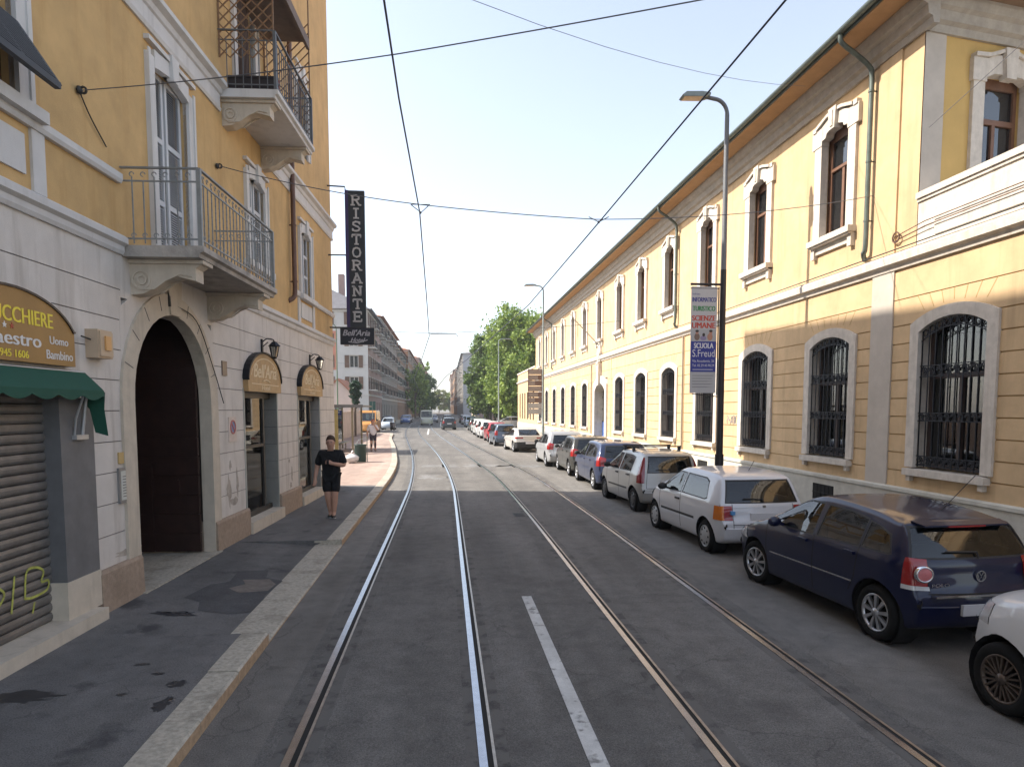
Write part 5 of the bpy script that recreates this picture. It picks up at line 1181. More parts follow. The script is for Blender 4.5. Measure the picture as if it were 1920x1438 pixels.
# --- further cars: copies of the wagon and small hatch with their own paint
protos = {}
def far_car(kind, label, pcol, loc, yaw, group, name='parked_car', cat='car'):
    key = kind
    if key not in protos:
        P = {'hatch': lambda: wag(4.0, 1.72, 1.5, 2.5, .68, .3), 'small': lambda: hatch(3.5, 1.6, 1.5, 2.3, .5, .28, hood=.95, ws=(1.4, 2.25), roofend=.16, rearw=(1.0, 1.36), nose=.74,
             side=[[(1.05, .98), (1.03, 1.37), (1.4, 1.37), (1.55, 1.31), (2.1, .99)], [(.0, 1.0), (.08, 1.33), (.3, 1.36), (.97, 1.37), (1.0, .98)]], rear=[(-.56, 1.0), (-.5, 1.36), (.5, 1.36), (.56, 1.0)], wind=[(-.62, 1.0), (-.5, 1.38), (.5, 1.38), (.62, 1.0)],
             head=[(.4, .62), (.4, .8), (.74, .82), (.76, .62)], tail=[([(.58, .74), (.55, 1.05), (.9, 1.05), (.9, .74)], REDL)], gaps=[(1.02, 1.03, .3, .97, 0)], handles=[(1.15, .88)], hmat=BLKP, plate_z=.74, mz=1.0),
             'van': lambda: hatch(5.2, 1.95, 2.35, 3.1, .95, .33, hood=1.15, ws=(2.55, 3.3), roofend=.12, rearw=(1.3, 2.1), nose=.95, tumble=.1, seaty=2.3,
             side=[[(2.2, 1.25), (2.2, 1.95), (2.62, 1.95), (3.15, 1.3)]], rear=[(-.7, 1.35), (-.7, 2.0), (.7, 2.0), (.7, 1.35)], wind=[(-.82, 1.25), (-.76, 2.1), (.76, 2.1), (.82, 1.25)], head=[(.5, .75), (.5, 1.0), (.88, 1.05), (.92, .75)], tail=[([(.8, .7), (.8, 1.2), (1, 1.2), (1, .7)], REDL)], belt=[(-1, 1.25), (3, 1.2), (4.3, 1.0)], plate_z=.7, mz=1.35, zmid=.8)}[kind]()
        if kind != 'hatch': pass
        protos[key] = car(name, label, cat, P, mat('proto_' + kind + '_paint', (.5, .5, .5), .28, .03, 1.5, metal=.15, coat=.9), loc, yaw, group, 'hub', HUB)
        o = protos[key]
    else:
        o = dup(protos[key]); o.name = name; o.location = loc; o.rotation_euler = (0, 0, yaw)
    tag(o, label, cat, group)
    for chd in o.children:
        if chd.name.split('.')[0] in ('body', 'door_handle'):
            for sl_ in chd.material_slots:
                pass
            for k, sl_ in enumerate(chd.material_slots):
                dm = chd.data.materials[k]
                if dm and dm.name.startswith('proto_'): sl_.link = 'OBJECT'; sl_.material = pcol
    return o
RG = CARG; LG = 'cars standing on the left side beyond the bend'
far_car('small', 'blue-grey small hatchback ahead of the pale beige coupe', paint('blue_grey_paint', (.09, .12, .17), .3), (4.05, 45.3, 0), R(4), RG)
far_car('small', 'bright red small car in the right row', paint('red_paint', (.36, .025, .04), .1), (3.95, 51.0, 0), R(3), RG)
far_car('hatch', 'white hatchback just ahead of the bright red car', paint('far_white_paint', (.66, .66, .65), .05), (3.75, 57.2, 0), R(3), RG)
far_car('hatch', 'white hatchback second ahead of the bright red car', paint('far_white_paint', (.66, .66, .65), .05), (3.65, 63.2, 0), R(2.5), RG)
far_car('small', 'white small car third ahead of the bright red car', paint('far_offwhite_paint', (.6, .62, .6), .05), (3.6, 69.4, 0), R(2.5), RG)
far_car('hatch', 'dark green-grey hatchback at the far end of the right row', paint('green_grey_paint', (.06, .075, .07), .3), (3.55, 76.5, 0), R(2.5), RG)
far_car('hatch', 'pale blue hatchback facing us far down the right row', paint('pale_blue_paint', (.3, .38, .48), .3), (3.5, 95, 0), R(182), RG)
far_car('hatch', 'silver hatchback parked on the wide pavement by the green trees', SILV2, (9.3, 84.5, 0.1), R(95), None)
far_car('hatch', 'dark hatchback driving away in the middle of the road', paint('black_green_paint', (.03, .04, .045), .3), (.45, 81.5, 0), R(3), None)
far_car('van', 'cream white van driving towards us on the tram tracks', paint('cream_van_paint', (.62, .62, .5), .0), (-3.05, 109, 0), R(182), None, 'van', 'van')
far_car('van', 'orange van with big dark windscreen parked by the bus shelter', paint('orange_paint', (.55, .25, .06), .0), (-8.1, 74.5, 0), R(178), None, 'van', 'van')
far_car('small', 'white and pale blue small car parked right of the orange van', paint('ice_blue_paint', (.45, .52, .6), .1), (-6.9, 84.5, 0), R(178), LG)
far_car('hatch', 'bright blue hatchback left of the cream van', paint('bright_blue_paint', (.05, .12, .33), .2), (-6.9, 118, 0), R(182), LG)
far_car('hatch', 'steel blue hatchback behind the white and pale blue car', paint('steel_blue_paint', (.14, .19, .28), .3), (-8.6, 102, 0), R(180), LG)
far_car('hatch', 'dark blue hatchback deep in the left row beside the shaded houses', paint('dark_blue_far_paint', (.03, .05, .12), .3), (-7.0, 127, 0), R(180), LG)
far_car('hatch', 'grey hatchback behind the cream van in the far traffic', paint('grey_far_paint', (.2, .21, .23), .3), (-2.3, 128, 0), R(182), None)
far_car('hatch', 'dark hatchback in the far traffic ahead of the driving car', paint('far_dark_paint', (.05, .05, .06), .3), (.4, 118, 0), R(2), None)
far_car('small', 'silver small car in the far right row beyond the pale blue car', SILV2, (3.4, 108, 0), R(2), RG)
far_car('hatch', 'black hatchback in the far right row by the parking sign', paint('far_black_paint', (.03, .03, .035), .3), (3.4, 121, 0), R(2), RG)
# nearest white city car: nose up to the navy hatchback
def city_front(root, P, yb, col): pass
WHITE0 = paint('pure_white_paint', (.72, .72, .72), .0)
city = hatch(3.57, 1.63, 1.49, 2.3, .62, .295, hood=1.0, ws=(1.25, 2.0), roofend=.3, rearw=(1.0, 1.36), nose=.84, taper=(.16, .24), bulge=(.12, .34),
    side=[[(1.0, .98), (.98, 1.36), (1.25, 1.36), (1.45, 1.28), (1.86, 1.0)], [(.0, 1.0), (.12, 1.3), (.3, 1.34), (.9, 1.36), (.92, .98)]], rear=[(-.56, 1.0), (-.5, 1.34), (.5, 1.34), (.56, 1.0)], wind=[(-.6, 1.03), (-.5, 1.37), (.5, 1.37), (.6, 1.03)],
    head=[(.48, .66), (.48, .86), (.68, .86), (.72, .68)], tail=[([(.6, .74), (.6, .95), (.9, .95), (.9, .74)], REDL)], gaps=[(1.9, 1.95, .3, .95, 0), (.95, .96, .3, .97, 0)], handles=[(1.1, .86)], hmat=WHITE0, mmat=WHITE0, plate_z=.72, mz=1.0, seaty=1.1, tw=.195)
car('parked_car', 'white city car with dark multi-spoke wheel, nearest in the right row', 'car', city, WHITE0, (5.36, 2.62, 0), R(1.5), CARG, 'multi', BRONZE)
# ------------------------------------------------------------------ poles, lamps, banner, wires
POLE = mat('dark_pole_paint', (.035, .032, .034), .5, .15, 6, metal=.2); POLEG = mat('grey_green_pole', (.22, .25, .24), .5, .1, 6, metal=.3)
LENS = mat('lamp_lens', (.42, .28, .16), .25, .2, 8)
def street_lamp(label, x, y, h, arm, m, r0=.085, group='tall street lamps on the right pavement', zb=.12):
    o = thing('street_lamp', label, 'street lamp', (x, y, zb), 0, group); h -= zb; sg = 1 if arm > 0 else -1; a = abs(arm)
    s = MB(); s.tube([(0, 0, 0), (0, 0, 1.2), (0, 0, 1.25), (0, 0, h - .4)] + [(sg * (.33 - .33 * math.cos(t)), 0, h - .4 + .36 * math.sin(t)) for t in np.linspace(.2, 1.35, 6)] + [(sg * a * .5, 0, h + .0)], [r0 * 1.25, r0 * 1.25, r0, r0 * .62] + [r0 * .55] * 7, 12)
    po = s.build('pole', m, o)
    s = MB(); f = lambda u, v, w_: (sg * u, w_, h + v)
    for w0, w1, z0, z1 in ((-.14, .14, .02, .075),):
        s.prism([(a * .42, .0), (a * .55, -.045), (a * 1.0, -.06), (a * 1.04, -.03), (a * .95, .05), (a * .6, .07), (a * .42, .05)], f, w0, w1)
    s.build('lamp_head', POLE if m is POLE else POLEG, o)
    s = MB(); s.prism([(a * .56, -.05), (a * .99, -.068), (a * .99, -.06), (a * .56, -.04)], f, -.12, .12); s.build('lamp_lens', LENS, o)
    s = MB(); s.box(-r0 * 1.5, r0 * 1.5, -r0 * 1.5, r0 * 1.5, 0, .02); s.build('base_plate', POLE, o)
    return o
l1 = street_lamp('tallest nearest street lamp carrying the school banner, dark pole on the right pavement', 6.85, 16.15, 10.0, -1.12, mat('grey_pole_paint', (.15, .155, .165), .5, .1, 5, metal=.3))
s = MB(); s.tube([(0, 0, 1.25), (0, 0, 5.8)], [.0865, .0715], 12); s.tube([(0, 0, .02), (0, 0, 1.25)], .108, 12); s.build('dark_lower_pole', POLE, l1)  # lower pole drawn darker than the grey length above
street_lamp('second street lamp with brown direction boards on its pole', 6.6, 45, 10.75, -1.25, POLEG)
street_lamp('pale street lamp in front of the green trees with its arm to the right', 6.5, 81.7, 11.0, 1.5, POLEG)
street_lamp('grey-green street lamp left of the green trees', 6.4, 112, 11.0, 1.3, POLEG)
tl = street_lamp('thin green pole by the bus shelter on the left pavement', -7.05, 45, 8.1, -.6, mat('green_pole', (.10, .16, .09), .5, .1), .05, None)
# banner
YB = 16.15; fb_ = lambda u, v, w_: (u, YB - .02 - w_, v)
bn = thing('pole_banner', 'vertical school advertising banner in white and blue on the nearest lamp post', 'banner', (0, 0, 0))
s = MB(); s.box(6.04, 6.70, YB - .02, YB, 2.9, 5.5); s.build('panel', mat('banner_white', (.52, .52, .54), .5, .05, 3), bn)
s = MB(); s.prism([(6.05, 3.42), (6.69, 3.42), (6.69, 4.17), (6.05, 4.17)], fb_, 0, .004); s.build('blue_field', mat('banner_blue', (.035, .05, .30), .5, .05), bn)
s = MB(); s.tube([(6.02, YB - .01, 5.56), (6.85, YB - .01, 5.56)], .03, 8); s.tube([(6.02, YB - .01, 5.46), (6.72, YB - .01, 5.46)], .014, 6); s.tube([(6.74, YB - .01, 5.5), (6.74, YB - .01, 2.85)], .016, 6); s.tube([(6.1, YB - .01, 2.88), (6.85, YB - .01, 2.8)], .014, 6); s.build('banner_arm', POLE, bn)
s = MB(); put_text(s, 'INFORMATICO', fb_, 6.07, 6.67, 5.13, 5.24, .003, bold=.004); put_text(s, 'indirizzo', fb_, 6.07, 6.26, 5.30, 5.345, .003); s.build('lettering', mat('ink_blue', (.03, .035, .25), .5, 0), bn)
s = MB(); put_text(s, 'TURISTICO', fb_, 6.08, 6.65, 4.91, 5.03, .003, bold=.006); s.build('lettering', mat('ink_green', (.02, .25, .06), .5, 0), bn)
s = MB(); put_text(s, 'SCIENZE', fb_, 6.07, 6.66, 4.67, 4.80, .003, bold=.008); put_text(s, 'UMANE', fb_, 6.07, 6.66, 4.49, 4.63, .003, bold=.008); s.build('lettering', mat('ink_red', (.55, .07, .04), .5, 0), bn)
s = MB(); put_text(s, 'SCUOLA', fb_, 6.13, 6.62, 4.0, 4.13, .006, bold=.006); put_text(s, 'S.Freud', fb_, 6.09, 6.66, 3.79, 3.97, .006); put_text(s, 'Via Accademia, 26', fb_, 6.09, 6.65, 3.65, 3.72, .006); put_text(s, 'Tel. 02.29.40.98.29', fb_, 6.09, 6.65, 3.55, 3.61, .006)
s.prism([(6.1, 3.47), (6.62, 3.47), (6.62, 3.485), (6.1, 3.485)], fb_, .004, .006); s.build('lettering', mat('ink_white', (.75, .75, .78), .5, 0), bn)
s = MB(); [s.prism([(6.1, z), (rng.uniform(6.4, 6.66), z), (rng.uniform(6.4, 6.66), z + .018), (6.1, z + .018)], fb_, 0, .003) for z in (3.32, 3.25, 3.18, 3.11, 3.04)]; s.build('small_print', mat('ink_grey', (.25, .26, .28), .5, 0), bn)
s = MB()
def disc(u, v, a, b, m, d): s.prism([(u + a * math.cos(t), v + b * math.sin(t)) for t in np.linspace(0, 2 * math.pi, 14, False)], fb_, 0, d, m)
s.prism([(6.05, 4.19), (6.69, 4.19), (6.69, 4.46), (6.05, 4.46)], fb_, 0, .003, 3)
disc(6.2, 4.28, .07, .09, 0, .004); disc(6.2, 4.39, .04, .05, 1, .005); disc(6.2, 4.42, .045, .03, 2, .006); disc(6.36, 4.25, .08, .06, 4, .004); disc(6.37, 4.33, .035, .045, 2, .005); disc(6.53, 4.28, .07, .09, 1, .004); disc(6.55, 4.39, .04, .05, 1, .005); disc(6.55, 4.425, .045, .03, 2, .006)
s.build('picture', [mat('ink_brown', (.22, .15, .12), .6, 0), mat('ink_skin', (.5, .26, .18), .6, 0), mat('ink_dark', (.05, .04, .04), .6, 0), mat('ink_pale', (.45, .46, .48), .6, 0), mat('ink_lilac', (.3, .26, .42), .6, 0)], bn)
# direction boards
db = thing('direction_boards', 'stack of brown and grey direction boards on the second lamp pole', 'sign', (6.05, 44.88, 0))
BRN = mat('brown_board', (.15, .085, .06), .5, .1, 3); GRB = mat('grey_board', (.36, .33, .30), .5, .1, 3)
for k in range(8):
    s = MB(); z = 5.0 - k * .38; s.box(-.5, .46, -.02, .02, z - .17, z + .17); bo = s.build('board', GRB if k in (6, 7) else BRN, db); s = MB(); [s.box(-.42, .38 - .2 * (k % 3), -.024, -.02, z + q, z + q + .04) for q in (-.08, .05)]; s.build('board_text', mat('board_text', (.5, .46, .4), .6, 0), bo)
s = MB(); s.tube([(-.45, .03, 5.2), (-.45, .03, 1.9)], .03, 6); s.tube([(.42, .03, 5.2), (.42, .03, 1.9)], .03, 6); [s.tube([(.42, .03, z), (.55, .12, z)], .02, 5) for z in (4.8, 2.5)]; s.build('board_post', POLEG, db)
pk = thing('parking_sign', 'square blue parking sign on a thin pole far down the right side', 'sign', (5.2, 113, .12))
s = MB(); s.tube([(0, 0, 0), (0, 0, 3.6)], .03, 6); s.build('pole', POLEG, pk)
s = MB(); s.box(-.55, .55, -.05, -.03, 1.4, 3.5); s.build('plate', mat('sign_blue', (.03, .07, .35), .4, 0), pk)
s = MB(); put_text(s, 'P', lambda u, v, w_: (u, -.055, v), -.25, .25, 2.5, 3.2, 0); s.box(-.3, .3, -.056, -.052, 1.7, 2.0); s.build('lettering', mat('ink_white', (.75, .75, .78), .5, 0), pk)
# overhead wires
WIRE = mat('wire_dark_blue', (.04, .05, .085), .5, 0, metal=.5); WIREG = mat('wire_grey', (.13, .13, .14), .6, 0)
def wire(label, pts, r, m=WIRE, n=8, grp=None, cat='wire', name='overhead_wire'):
    s = MB(); s.tube(pts, r, 6); return tag(s.build(name, m), label, cat, grp)
def sag(a, b, d, n=10): a, b = Vector(a), Vector(b); return [a + (b - a) * k / n - Vector((0, 0, d * 4 * (k / n) * (1 - k / n))) for k in range(n + 1)]
wire('thick tram contact wire above the left track', [(-.45, -4, 5.6), (-.44, 7, 5.6), (-.38, 10.9, 5.6), (-.5, 19.2, 5.6), (-.66, 29, 5.6), (-1.6, 45, 5.6), (-3.2, 70, 5.6), (-4.6, 120, 5.6)], [.009, .009, .01, .014, .018, .022, .03, .04])
wire('thick tram contact wire above the right track crossing behind the nearest lamp head', [(2.65, -4, 5.62), (2.6, 5, 5.6), (2.57, 11.1, 5.6), (2.5, 20, 5.6), (1.6, 38, 5.6), (0, 66, 5.6), (-2, 120, 5.6)], [.009, .009, .011, .014, .018, .03, .04])
wire('span wire from the left house anchor over both contact wires to the downpipe', sag(LW(12.06, .07, 6.59), (-.4, 11.0, 5.75), .06) + sag((-.4, 11.0, 5.75), (2.55, 11.3, 5.68), .02)[1:] + sag((2.55, 11.3, 5.68), (8.85, 13.36, 6.9), .12)[1:], .0075, WIREG)
wire('span wire from the upper left anchor across the top of the street', sag(LW(8.1, .07, 6.01), (-.4, 6.4, 5.72), .03) + sag((-.4, 6.4, 5.72), (2.6, 5.15, 5.75), .01)[1:] + [(6.5, 4.2, 7.2)], .0055, WIREG)
wire('faint high cable from the upper left towards the yellow eaves', sag((-3.3, 6.0, 7.3), (8.3, 15.2, 9.9), .5), .004, WIREG)
wire('thin cable from the terrace corner towards the right edge', [(8.84, 11.8, 7.63), (8.0, 7.0, 8.0), (7.3, 4, 8.2)], .005, WIREG)
wire('far span wire over both tracks near the trees', sag((-9, 31, 6.4), (-.7, 29.2, 5.75), .05) + sag((-.7, 29.2, 5.75), (8.8, 33, 6.9), .1)[1:], .012, WIREG)
wire('second far span wire beyond the bend', sag((-10, 60, 6.6), (8.8, 62, 6.8), .5), .009, WIREG)
s = MB(); s.tube([(-.62, 29.2, 5.72), (.5, 29.2, 5.72), (.55, 29.2, 5.62)], .02, 6); tag(s.build('wire_spreader', WIREG), 'dark spreader bar hanging on the far span wire', 'wire fitting')
s = MB(); s.tube([(-.52, 10.92, 5.72), (-.36, 10.92, 5.6), (-.22, 10.92, 5.73)], .008, 5); s.tube([(-.52, 10.92, 5.72), (-.22, 10.92, 5.73)], .006, 5); s.ball((-.37, 10.92, 5.6), .022, 6); tag(s.build('wire_hanger', WIREG), 'small triangular hanger holding the left contact wire', 'wire fitting')
s = MB(); s.tube([(2.4, 11.2, 5.69), (2.57, 11.2, 5.61), (2.74, 11.2, 5.7)], .008, 5); s.ball((2.57, 11.2, 5.61), .024, 6); tag(s.build('wire_hanger', WIREG), 'small hanger holding the right contact wire', 'wire fitting')
# ------------------------------------------------------------------ people
def skin(name, J, E, m, parent, flat=.8, sub=2, root=0):
    names = list(J); me = bpy.data.meshes.new(name); me.from_pydata([(J[k][0][0], J[k][0][1] / flat, J[k][0][2]) for k in names], [(names.index(a), names.index(b)) for a, b in E], [])
    o = bpy.data.objects.new(name, me); C.objects.link(o)
    md = o.modifiers.new('s', 'SKIN'); md.use_smooth_shade = True; ss = o.modifiers.new('u', 'SUBSURF'); ss.levels = sub; ss.render_levels = sub
    for i, k in enumerate(names):
        r_ = J[k][1]; sv = me.skin_vertices[0].data[i]; sv.radius = (r_, r_) if not isinstance(r_, tuple) else r_; sv.use_root = (i == root)
    dg = bpy.context.evaluated_depsgraph_get(); nm = bpy.data.meshes.new_from_object(o.evaluated_get(dg)); bpy.data.objects.remove(o)
    for v in nm.vertices: v.co.y *= flat
    nm.materials.clear(); nm.materials.append(m); nm.polygons.foreach_set('use_smooth', [True] * len(nm.polygons)); nm.name = name
    return link(name, nm, parent)
SKIN_ = mat('skin', (.48, .27, .19), .55, .08, 8); BLKT = mat('black_cotton', (.009, .009, .011), .9, .3, 9, 1., 11); HAIRB = mat('brown_hair', (.06, .032, .018), .7, .3, 40); SHOE = mat('black_shoe', (.014, .014, .014), .6, .1); SOLE = mat('white_sole', (.55, .55, .55), .6, 0)
def person(label, loc, rz, pose, top, bottom, hair, longhair=False, shortleg=True):
    o = thing('person', label, 'person', loc, rz)
    P = pose; J = {}; E = []
    def ch(*ks):
        for a, b in zip(ks, ks[1:]): E.append((a, b))
    J['pel'] = ((0, 0, .96), .135); J['sp'] = ((0, .01, 1.14), .135); J['che'] = ((0, 0, 1.32), .15); J['nb'] = ((0, -.0, 1.45), .075); J['nk'] = ((0, -.025, 1.515), .068)
    J['jaw'] = ((0, -.055, 1.575), .08); J['hd'] = ((0, -.05, 1.655), .108); J['cr'] = ((0, -.035, 1.725), .085); ch('pel', 'sp', 'che', 'nb', 'nk', 'jaw', 'hd', 'cr')
    for sd, sg in (('l', -1), ('r', 1)):
        hip, kn, an, toe = P[sd + 'leg']; J[sd + 'h'] = (hip, .115); J[sd + 'k'] = (kn, .075); J[sd + 'c'] = (tuple(kn[i] * .65 + an[i] * .35 + (0, .02, 0)[i] for i in range(3)), .076); J[sd + 'a'] = (an, .046); J[sd + 't'] = (toe, .036); ch('pel', sd + 'h', sd + 'k', sd + 'c', sd + 'a', sd + 't')
        sh, el, wr, hn = P[sd + 'arm']; J[sd + 's'] = (sh, .075); J[sd + 'e'] = (el, .058); J[sd + 'w'] = (wr, .04); J[sd + 'p'] = (hn, .036); ch('che', sd + 's', sd + 'e', sd + 'w', sd + 'p')
        d = (Vector(hn) - Vector(wr)).normalized(); ax = d.cross(Vector((0, 1, 0)) if abs(d.y) < .8 else Vector((0, 0, 1))).normalized(); nrm = d.cross(ax)
        for f in range(4):
            b = Vector(hn) + d * .03 + ax * (f - 1.5) * .021; t1 = b + d * (.035 + .006 * (f in (1, 2))) + nrm * .008; t2 = t1 + d * .022 + nrm * .02
            J[f'{sd}f{f}a'] = (tuple(t1), .0095); J[f'{sd}f{f}b'] = (tuple(t2), .008); ch(sd + 'p', f'{sd}f{f}a', f'{sd}f{f}b')
        t1 = Vector(hn) + ax * -.045 * sg + d * .0; J[sd + 'th'] = (tuple(t1), .011); J[sd + 'th2'] = (tuple(t1 + d * .03 + nrm * .01), .009); ch(sd + 'p', sd + 'th', sd + 'th2')
    skin('body', J, E, SKIN_ if shortleg else SKIN_, o)
    K = {k: J[k] for k in ('pel', 'sp', 'che', 'nb')}; K['pel'] = ((0, 0, .84), .215); K['sp'] = ((0, .01, 1.1), .215); K['che'] = ((0, 0, 1.33), .225); K['nb'] = ((0, -.005, 1.46), .095)
    EE = [('pel', 'sp'), ('sp', 'che'), ('che', 'nb')]
    for sd in 'lr':
        sh, el = Vector(P[sd + 'arm'][0]), Vector(P[sd + 'arm'][1]); K[sd + 's'] = (tuple(sh), .11); K[sd + 'u'] = (tuple(sh.lerp(el, .95)), .09); EE += [('che', sd + 's'), (sd + 's', sd + 'u')]
    skin('shirt', K, EE, top, o)
    K = {'pel': ((0, 0, .95), .155)}; EE = []
    for sd in 'lr':
        hip, kn, an, toe = [Vector(a) for a in P[sd + 'leg']]; K[sd + 'h'] = (tuple(hip), .125); EE += [('pel', sd + 'h')]
        if shortleg: K[sd + 'm'] = (tuple(hip.lerp(kn, .92)), .115); EE += [(sd + 'h', sd + 'm')]
        else: K[sd + 'm'] = (tuple(kn), .072); K[sd + 'n'] = (tuple(an + Vector((0, 0, .04))), .048); EE += [(sd + 'h', sd + 'm'), (sd + 'm', sd + 'n')]
    skin('trousers' if not shortleg else 'shorts', K, EE, bottom, o)
    K = {'a': ((0, .02, 1.61), .088), 'b': ((0, .01, 1.69), .122), 'c': ((.005, -.03, 1.755), .1), 'd': ((-.01, -.085, 1.765), .05)}; EE = [('a', 'b'), ('b', 'c'), ('c', 'd')]
    if longhair: K['e'] = ((0, .045, 1.5), .075); K['f'] = ((0, .06, 1.38), .05); EE += [('a', 'e'), ('e', 'f')]
    skin('hair', K, EE, hair, o)
    for sg in (-1, 1):
        s = MB(); s.ball((sg * .033, -.132, 1.665), (.013, .008, .009), 8); s.build('eye', IRONB, o)
        s = MB(); s.ball((sg * .088, -.04, 1.645), (.012, .022, .03), 8); s.build('ear', SKIN_, o)
    s = MB(); s.prism([(-.013, 1.615), (.013, 1.615), (.006, 1.66), (-.006, 1.66)], lambda u, v, w_: (u, w_, v), -.152, -.12); s.build('nose', SKIN_, o)
    s = MB(); s.ball((0, -.122, 1.588), (.026, .01, .006), 8); s.build('mouth', mat('lips', (.30, .12, .10), .6, 0), o)
    for sd in 'lr':
        an, toe = Vector(P[sd + 'leg'][2]), Vector(P[sd + 'leg'][3]); dd = (toe - an); dd.z = 0; dd.normalize()
        s = MB(); b = an - dd * .07; e = toe + dd * .06; z0 = min(toe.z, an.z - .05) - .035
        pr = []
        for t, wv, hv in ((0, .03, .07), (.08, .04, .1), (.3, .042, .105), (.5, .046, .075), (.75, .05, .055), (.95, .035, .045), (1, .012, .035)):
            c = b.lerp(e, t); n_ = Vector((-dd.y, dd.x, 0)); pr.append([(c.x + n_.x * wv, c.y + n_.y * wv, z0 + .018), (c.x + n_.x * wv * .8, c.y + n_.y * wv * .8, z0 + hv), (c.x - n_.x * wv * .8, c.y - n_.y * wv * .8, z0 + hv), (c.x - n_.x * wv, c.y - n_.y * wv, z0 + .018), (c.x - n_.x * wv * 1.05, c.y - n_.y * wv * 1.05, z0), (c.x + n_.x * wv * 1.05, c.y + n_.y * wv * 1.05, z0)])
        vs = [v for r_ in pr for v in r_]; 
        for i in range(len(pr) - 1):
            for j in range(6): s.add([], [], 0); 
        s.add(vs, [(i * 6 + j, i * 6 + (j + 1) % 6, (i + 1) * 6 + (j + 1) % 6, (i + 1) * 6 + j) for i in range(len(pr) - 1) for j in (0, 1, 2)], 0, True)
        s.add(vs, [(i * 6 + j, i * 6 + (j + 1) % 6, (i + 1) * 6 + (j + 1) % 6, (i + 1) * 6 + j) for i in range(len(pr) - 1) for j in (3, 4, 5)], 1)
        s.add(vs, [(0, 1, 2, 3, 4, 5)], 0); s.build('shoe', [SHOE, SOLE], o)
    return o
man = person('man in black t-shirt and black shorts walking towards us on the left pavement', (-2.5, 14.9, .118), 0,
    dict(lleg=((-.10, 0, .92), (-.075, -.06, .50), (-.03, .02, .10), (-.035, -.10, .045)), rleg=((.10, 0, .92), (.075, -.08, .50), (.045, -.05, .10), (.06, -.17, .045)),
         larm=((-.205, 0, 1.405), (-.30, .03, 1.13), (-.335, -.07, .89), (-.34, -.10, .80)), rarm=((.205, 0, 1.405), (.285, -.05, 1.15), (.10, -.23, 1.205), (.01, -.255, 1.23))), BLKT, BLKT, HAIRB)
s = MB(); s.box(-.045, .005, -.31, -.30, 1.2, 1.28); s.build('phone', IRONB, man)
person('person in white top and dark tights with reddish hair on the far pink pavement', (-4.08, 38.3, .118), R(15),
    dict(lleg=((-.10, 0, .92), (-.10, -.03, .50), (-.10, .05, .10), (-.11, -.07, .045)), rleg=((.10, 0, .92), (.10, -.10, .50), (.11, -.06, .10), (.12, -.18, .045)),
         larm=((-.205, 0, 1.405), (-.30, .05, 1.13), (-.32, .02, .88), (-.32, -.0, .79)), rarm=((.205, 0, 1.405), (.27, -.08, 1.17), (.12, -.2, 1.36), (.07, -.19, 1.44))), mat('white_cotton', (.7, .66, .68), .85, .05), mat('dark_tights', (.045, .035, .05), .8, .1), mat('red_hair', (.30, .09, .06), .7, .2, 30), True, False)
# ------------------------------------------------------------------ left pavement furniture
bi = thing('litter_bin', 'dark green round litter bin on the pink pavement beside the white bag', 'bin', (-3.83, 30.6, .118))
s = MB(); s.lathe([(.01, 0), (.24, 0), (.25, .05), (.265, .75), (.28, .77), (.28, .8), (.25, .8), (.24, .7), (.01, .68)], 18, lambda x, y, z: (x, y, z)); s.build('drum', mat('bin_green', (.02, .05, .045), .5, .15, 6), bi)
s = MB(); s.tube([(.3, 0, 0), (.3, 0, 1.15)], .022, 6); s.tube([(-.2, 0, .8), (-.05, 0, 1.0), (.3, 0, 1.1)], .01, 5); s.build('post', POLEG, bi)
s = MB()
vs = []; n, k = 16, 9
for i in range(k + 1):
    for j in range(n):
        a = 2 * math.pi * j / n; t = i / k; r_ = (.27 * math.sin(math.pi * min(.97, t * .8 + .12))) * (1 + .12 * math.sin(5 * a + i) + rng.uniform(-.05, .05)); vs.append((r_ * math.cos(a) * 1.15, r_ * math.sin(a), .42 * t ** .9))
s.add(vs, [(i * n + j, i * n + (j + 1) % n, (i + 1) * n + (j + 1) % n, (i + 1) * n + j) for i in range(k) for j in range(n)], 0, True); s.tube([(0, 0, .4), (.02, 0, .5), (.06, .02, .56)], [.04, .05, .02], 7)
tag(s.build('rubbish_bag', mat('white_plastic_bag', (.68, .68, .70), .35, .05, 6), None, (-4.13, 30.0, .118)), 'tied white plastic rubbish bag lying left of the green bin', 'rubbish bag')
bs_ = thing('bus_shelter', 'glazed tram stop shelter with flat roof and yellow-lit panel on the left pavement', 'bus shelter', (-5.6, 39.5, .118))
STEEL = mat('shelter_steel', (.30, .27, .19), .45, .1, 6, metal=.4)
for x, y in ((-.65, -2), (-.65, 2), (.5, -2), (.5, 2)): s = MB(); s.box(x - .05, x + .05, y - .05, y + .05, 0, 2.5); s.build('post', STEEL, bs_)
s = MB(); s.box(-.9, 1.1, -2.3, 2.3, 2.5, 2.6); s.box(-.92, 1.12, -2.32, -2.28, 2.46, 2.63); s.build('roof', mat('shelter_roof', (.14, .14, .14), .5, .1), bs_)
s = MB(); s.box(-.66, -.64, -1.95, 1.95, .3, 2.3); s.build('back_glass', glass('shelter_glass', (.75, .8, .78), (.03, .03, .03), .75), bs_)
s = MB(); s.box(-.62, -.28, -2.08, -1.96, .05, 2.35); s.build('advert_panel', mat('yellow_lit_panel', (.42, .33, .12), .6, .2, 4), bs_)  # yellow light on the panel is put into its base colour
s = MB(); s.box(-.5, -.15, -1.4, 1.4, .42, .47); [s.box(-.36, -.3, y - .03, y + .03, 0, .42) for y in (-1.1, 1.1)]; s.build('bench', STEEL, bs_)
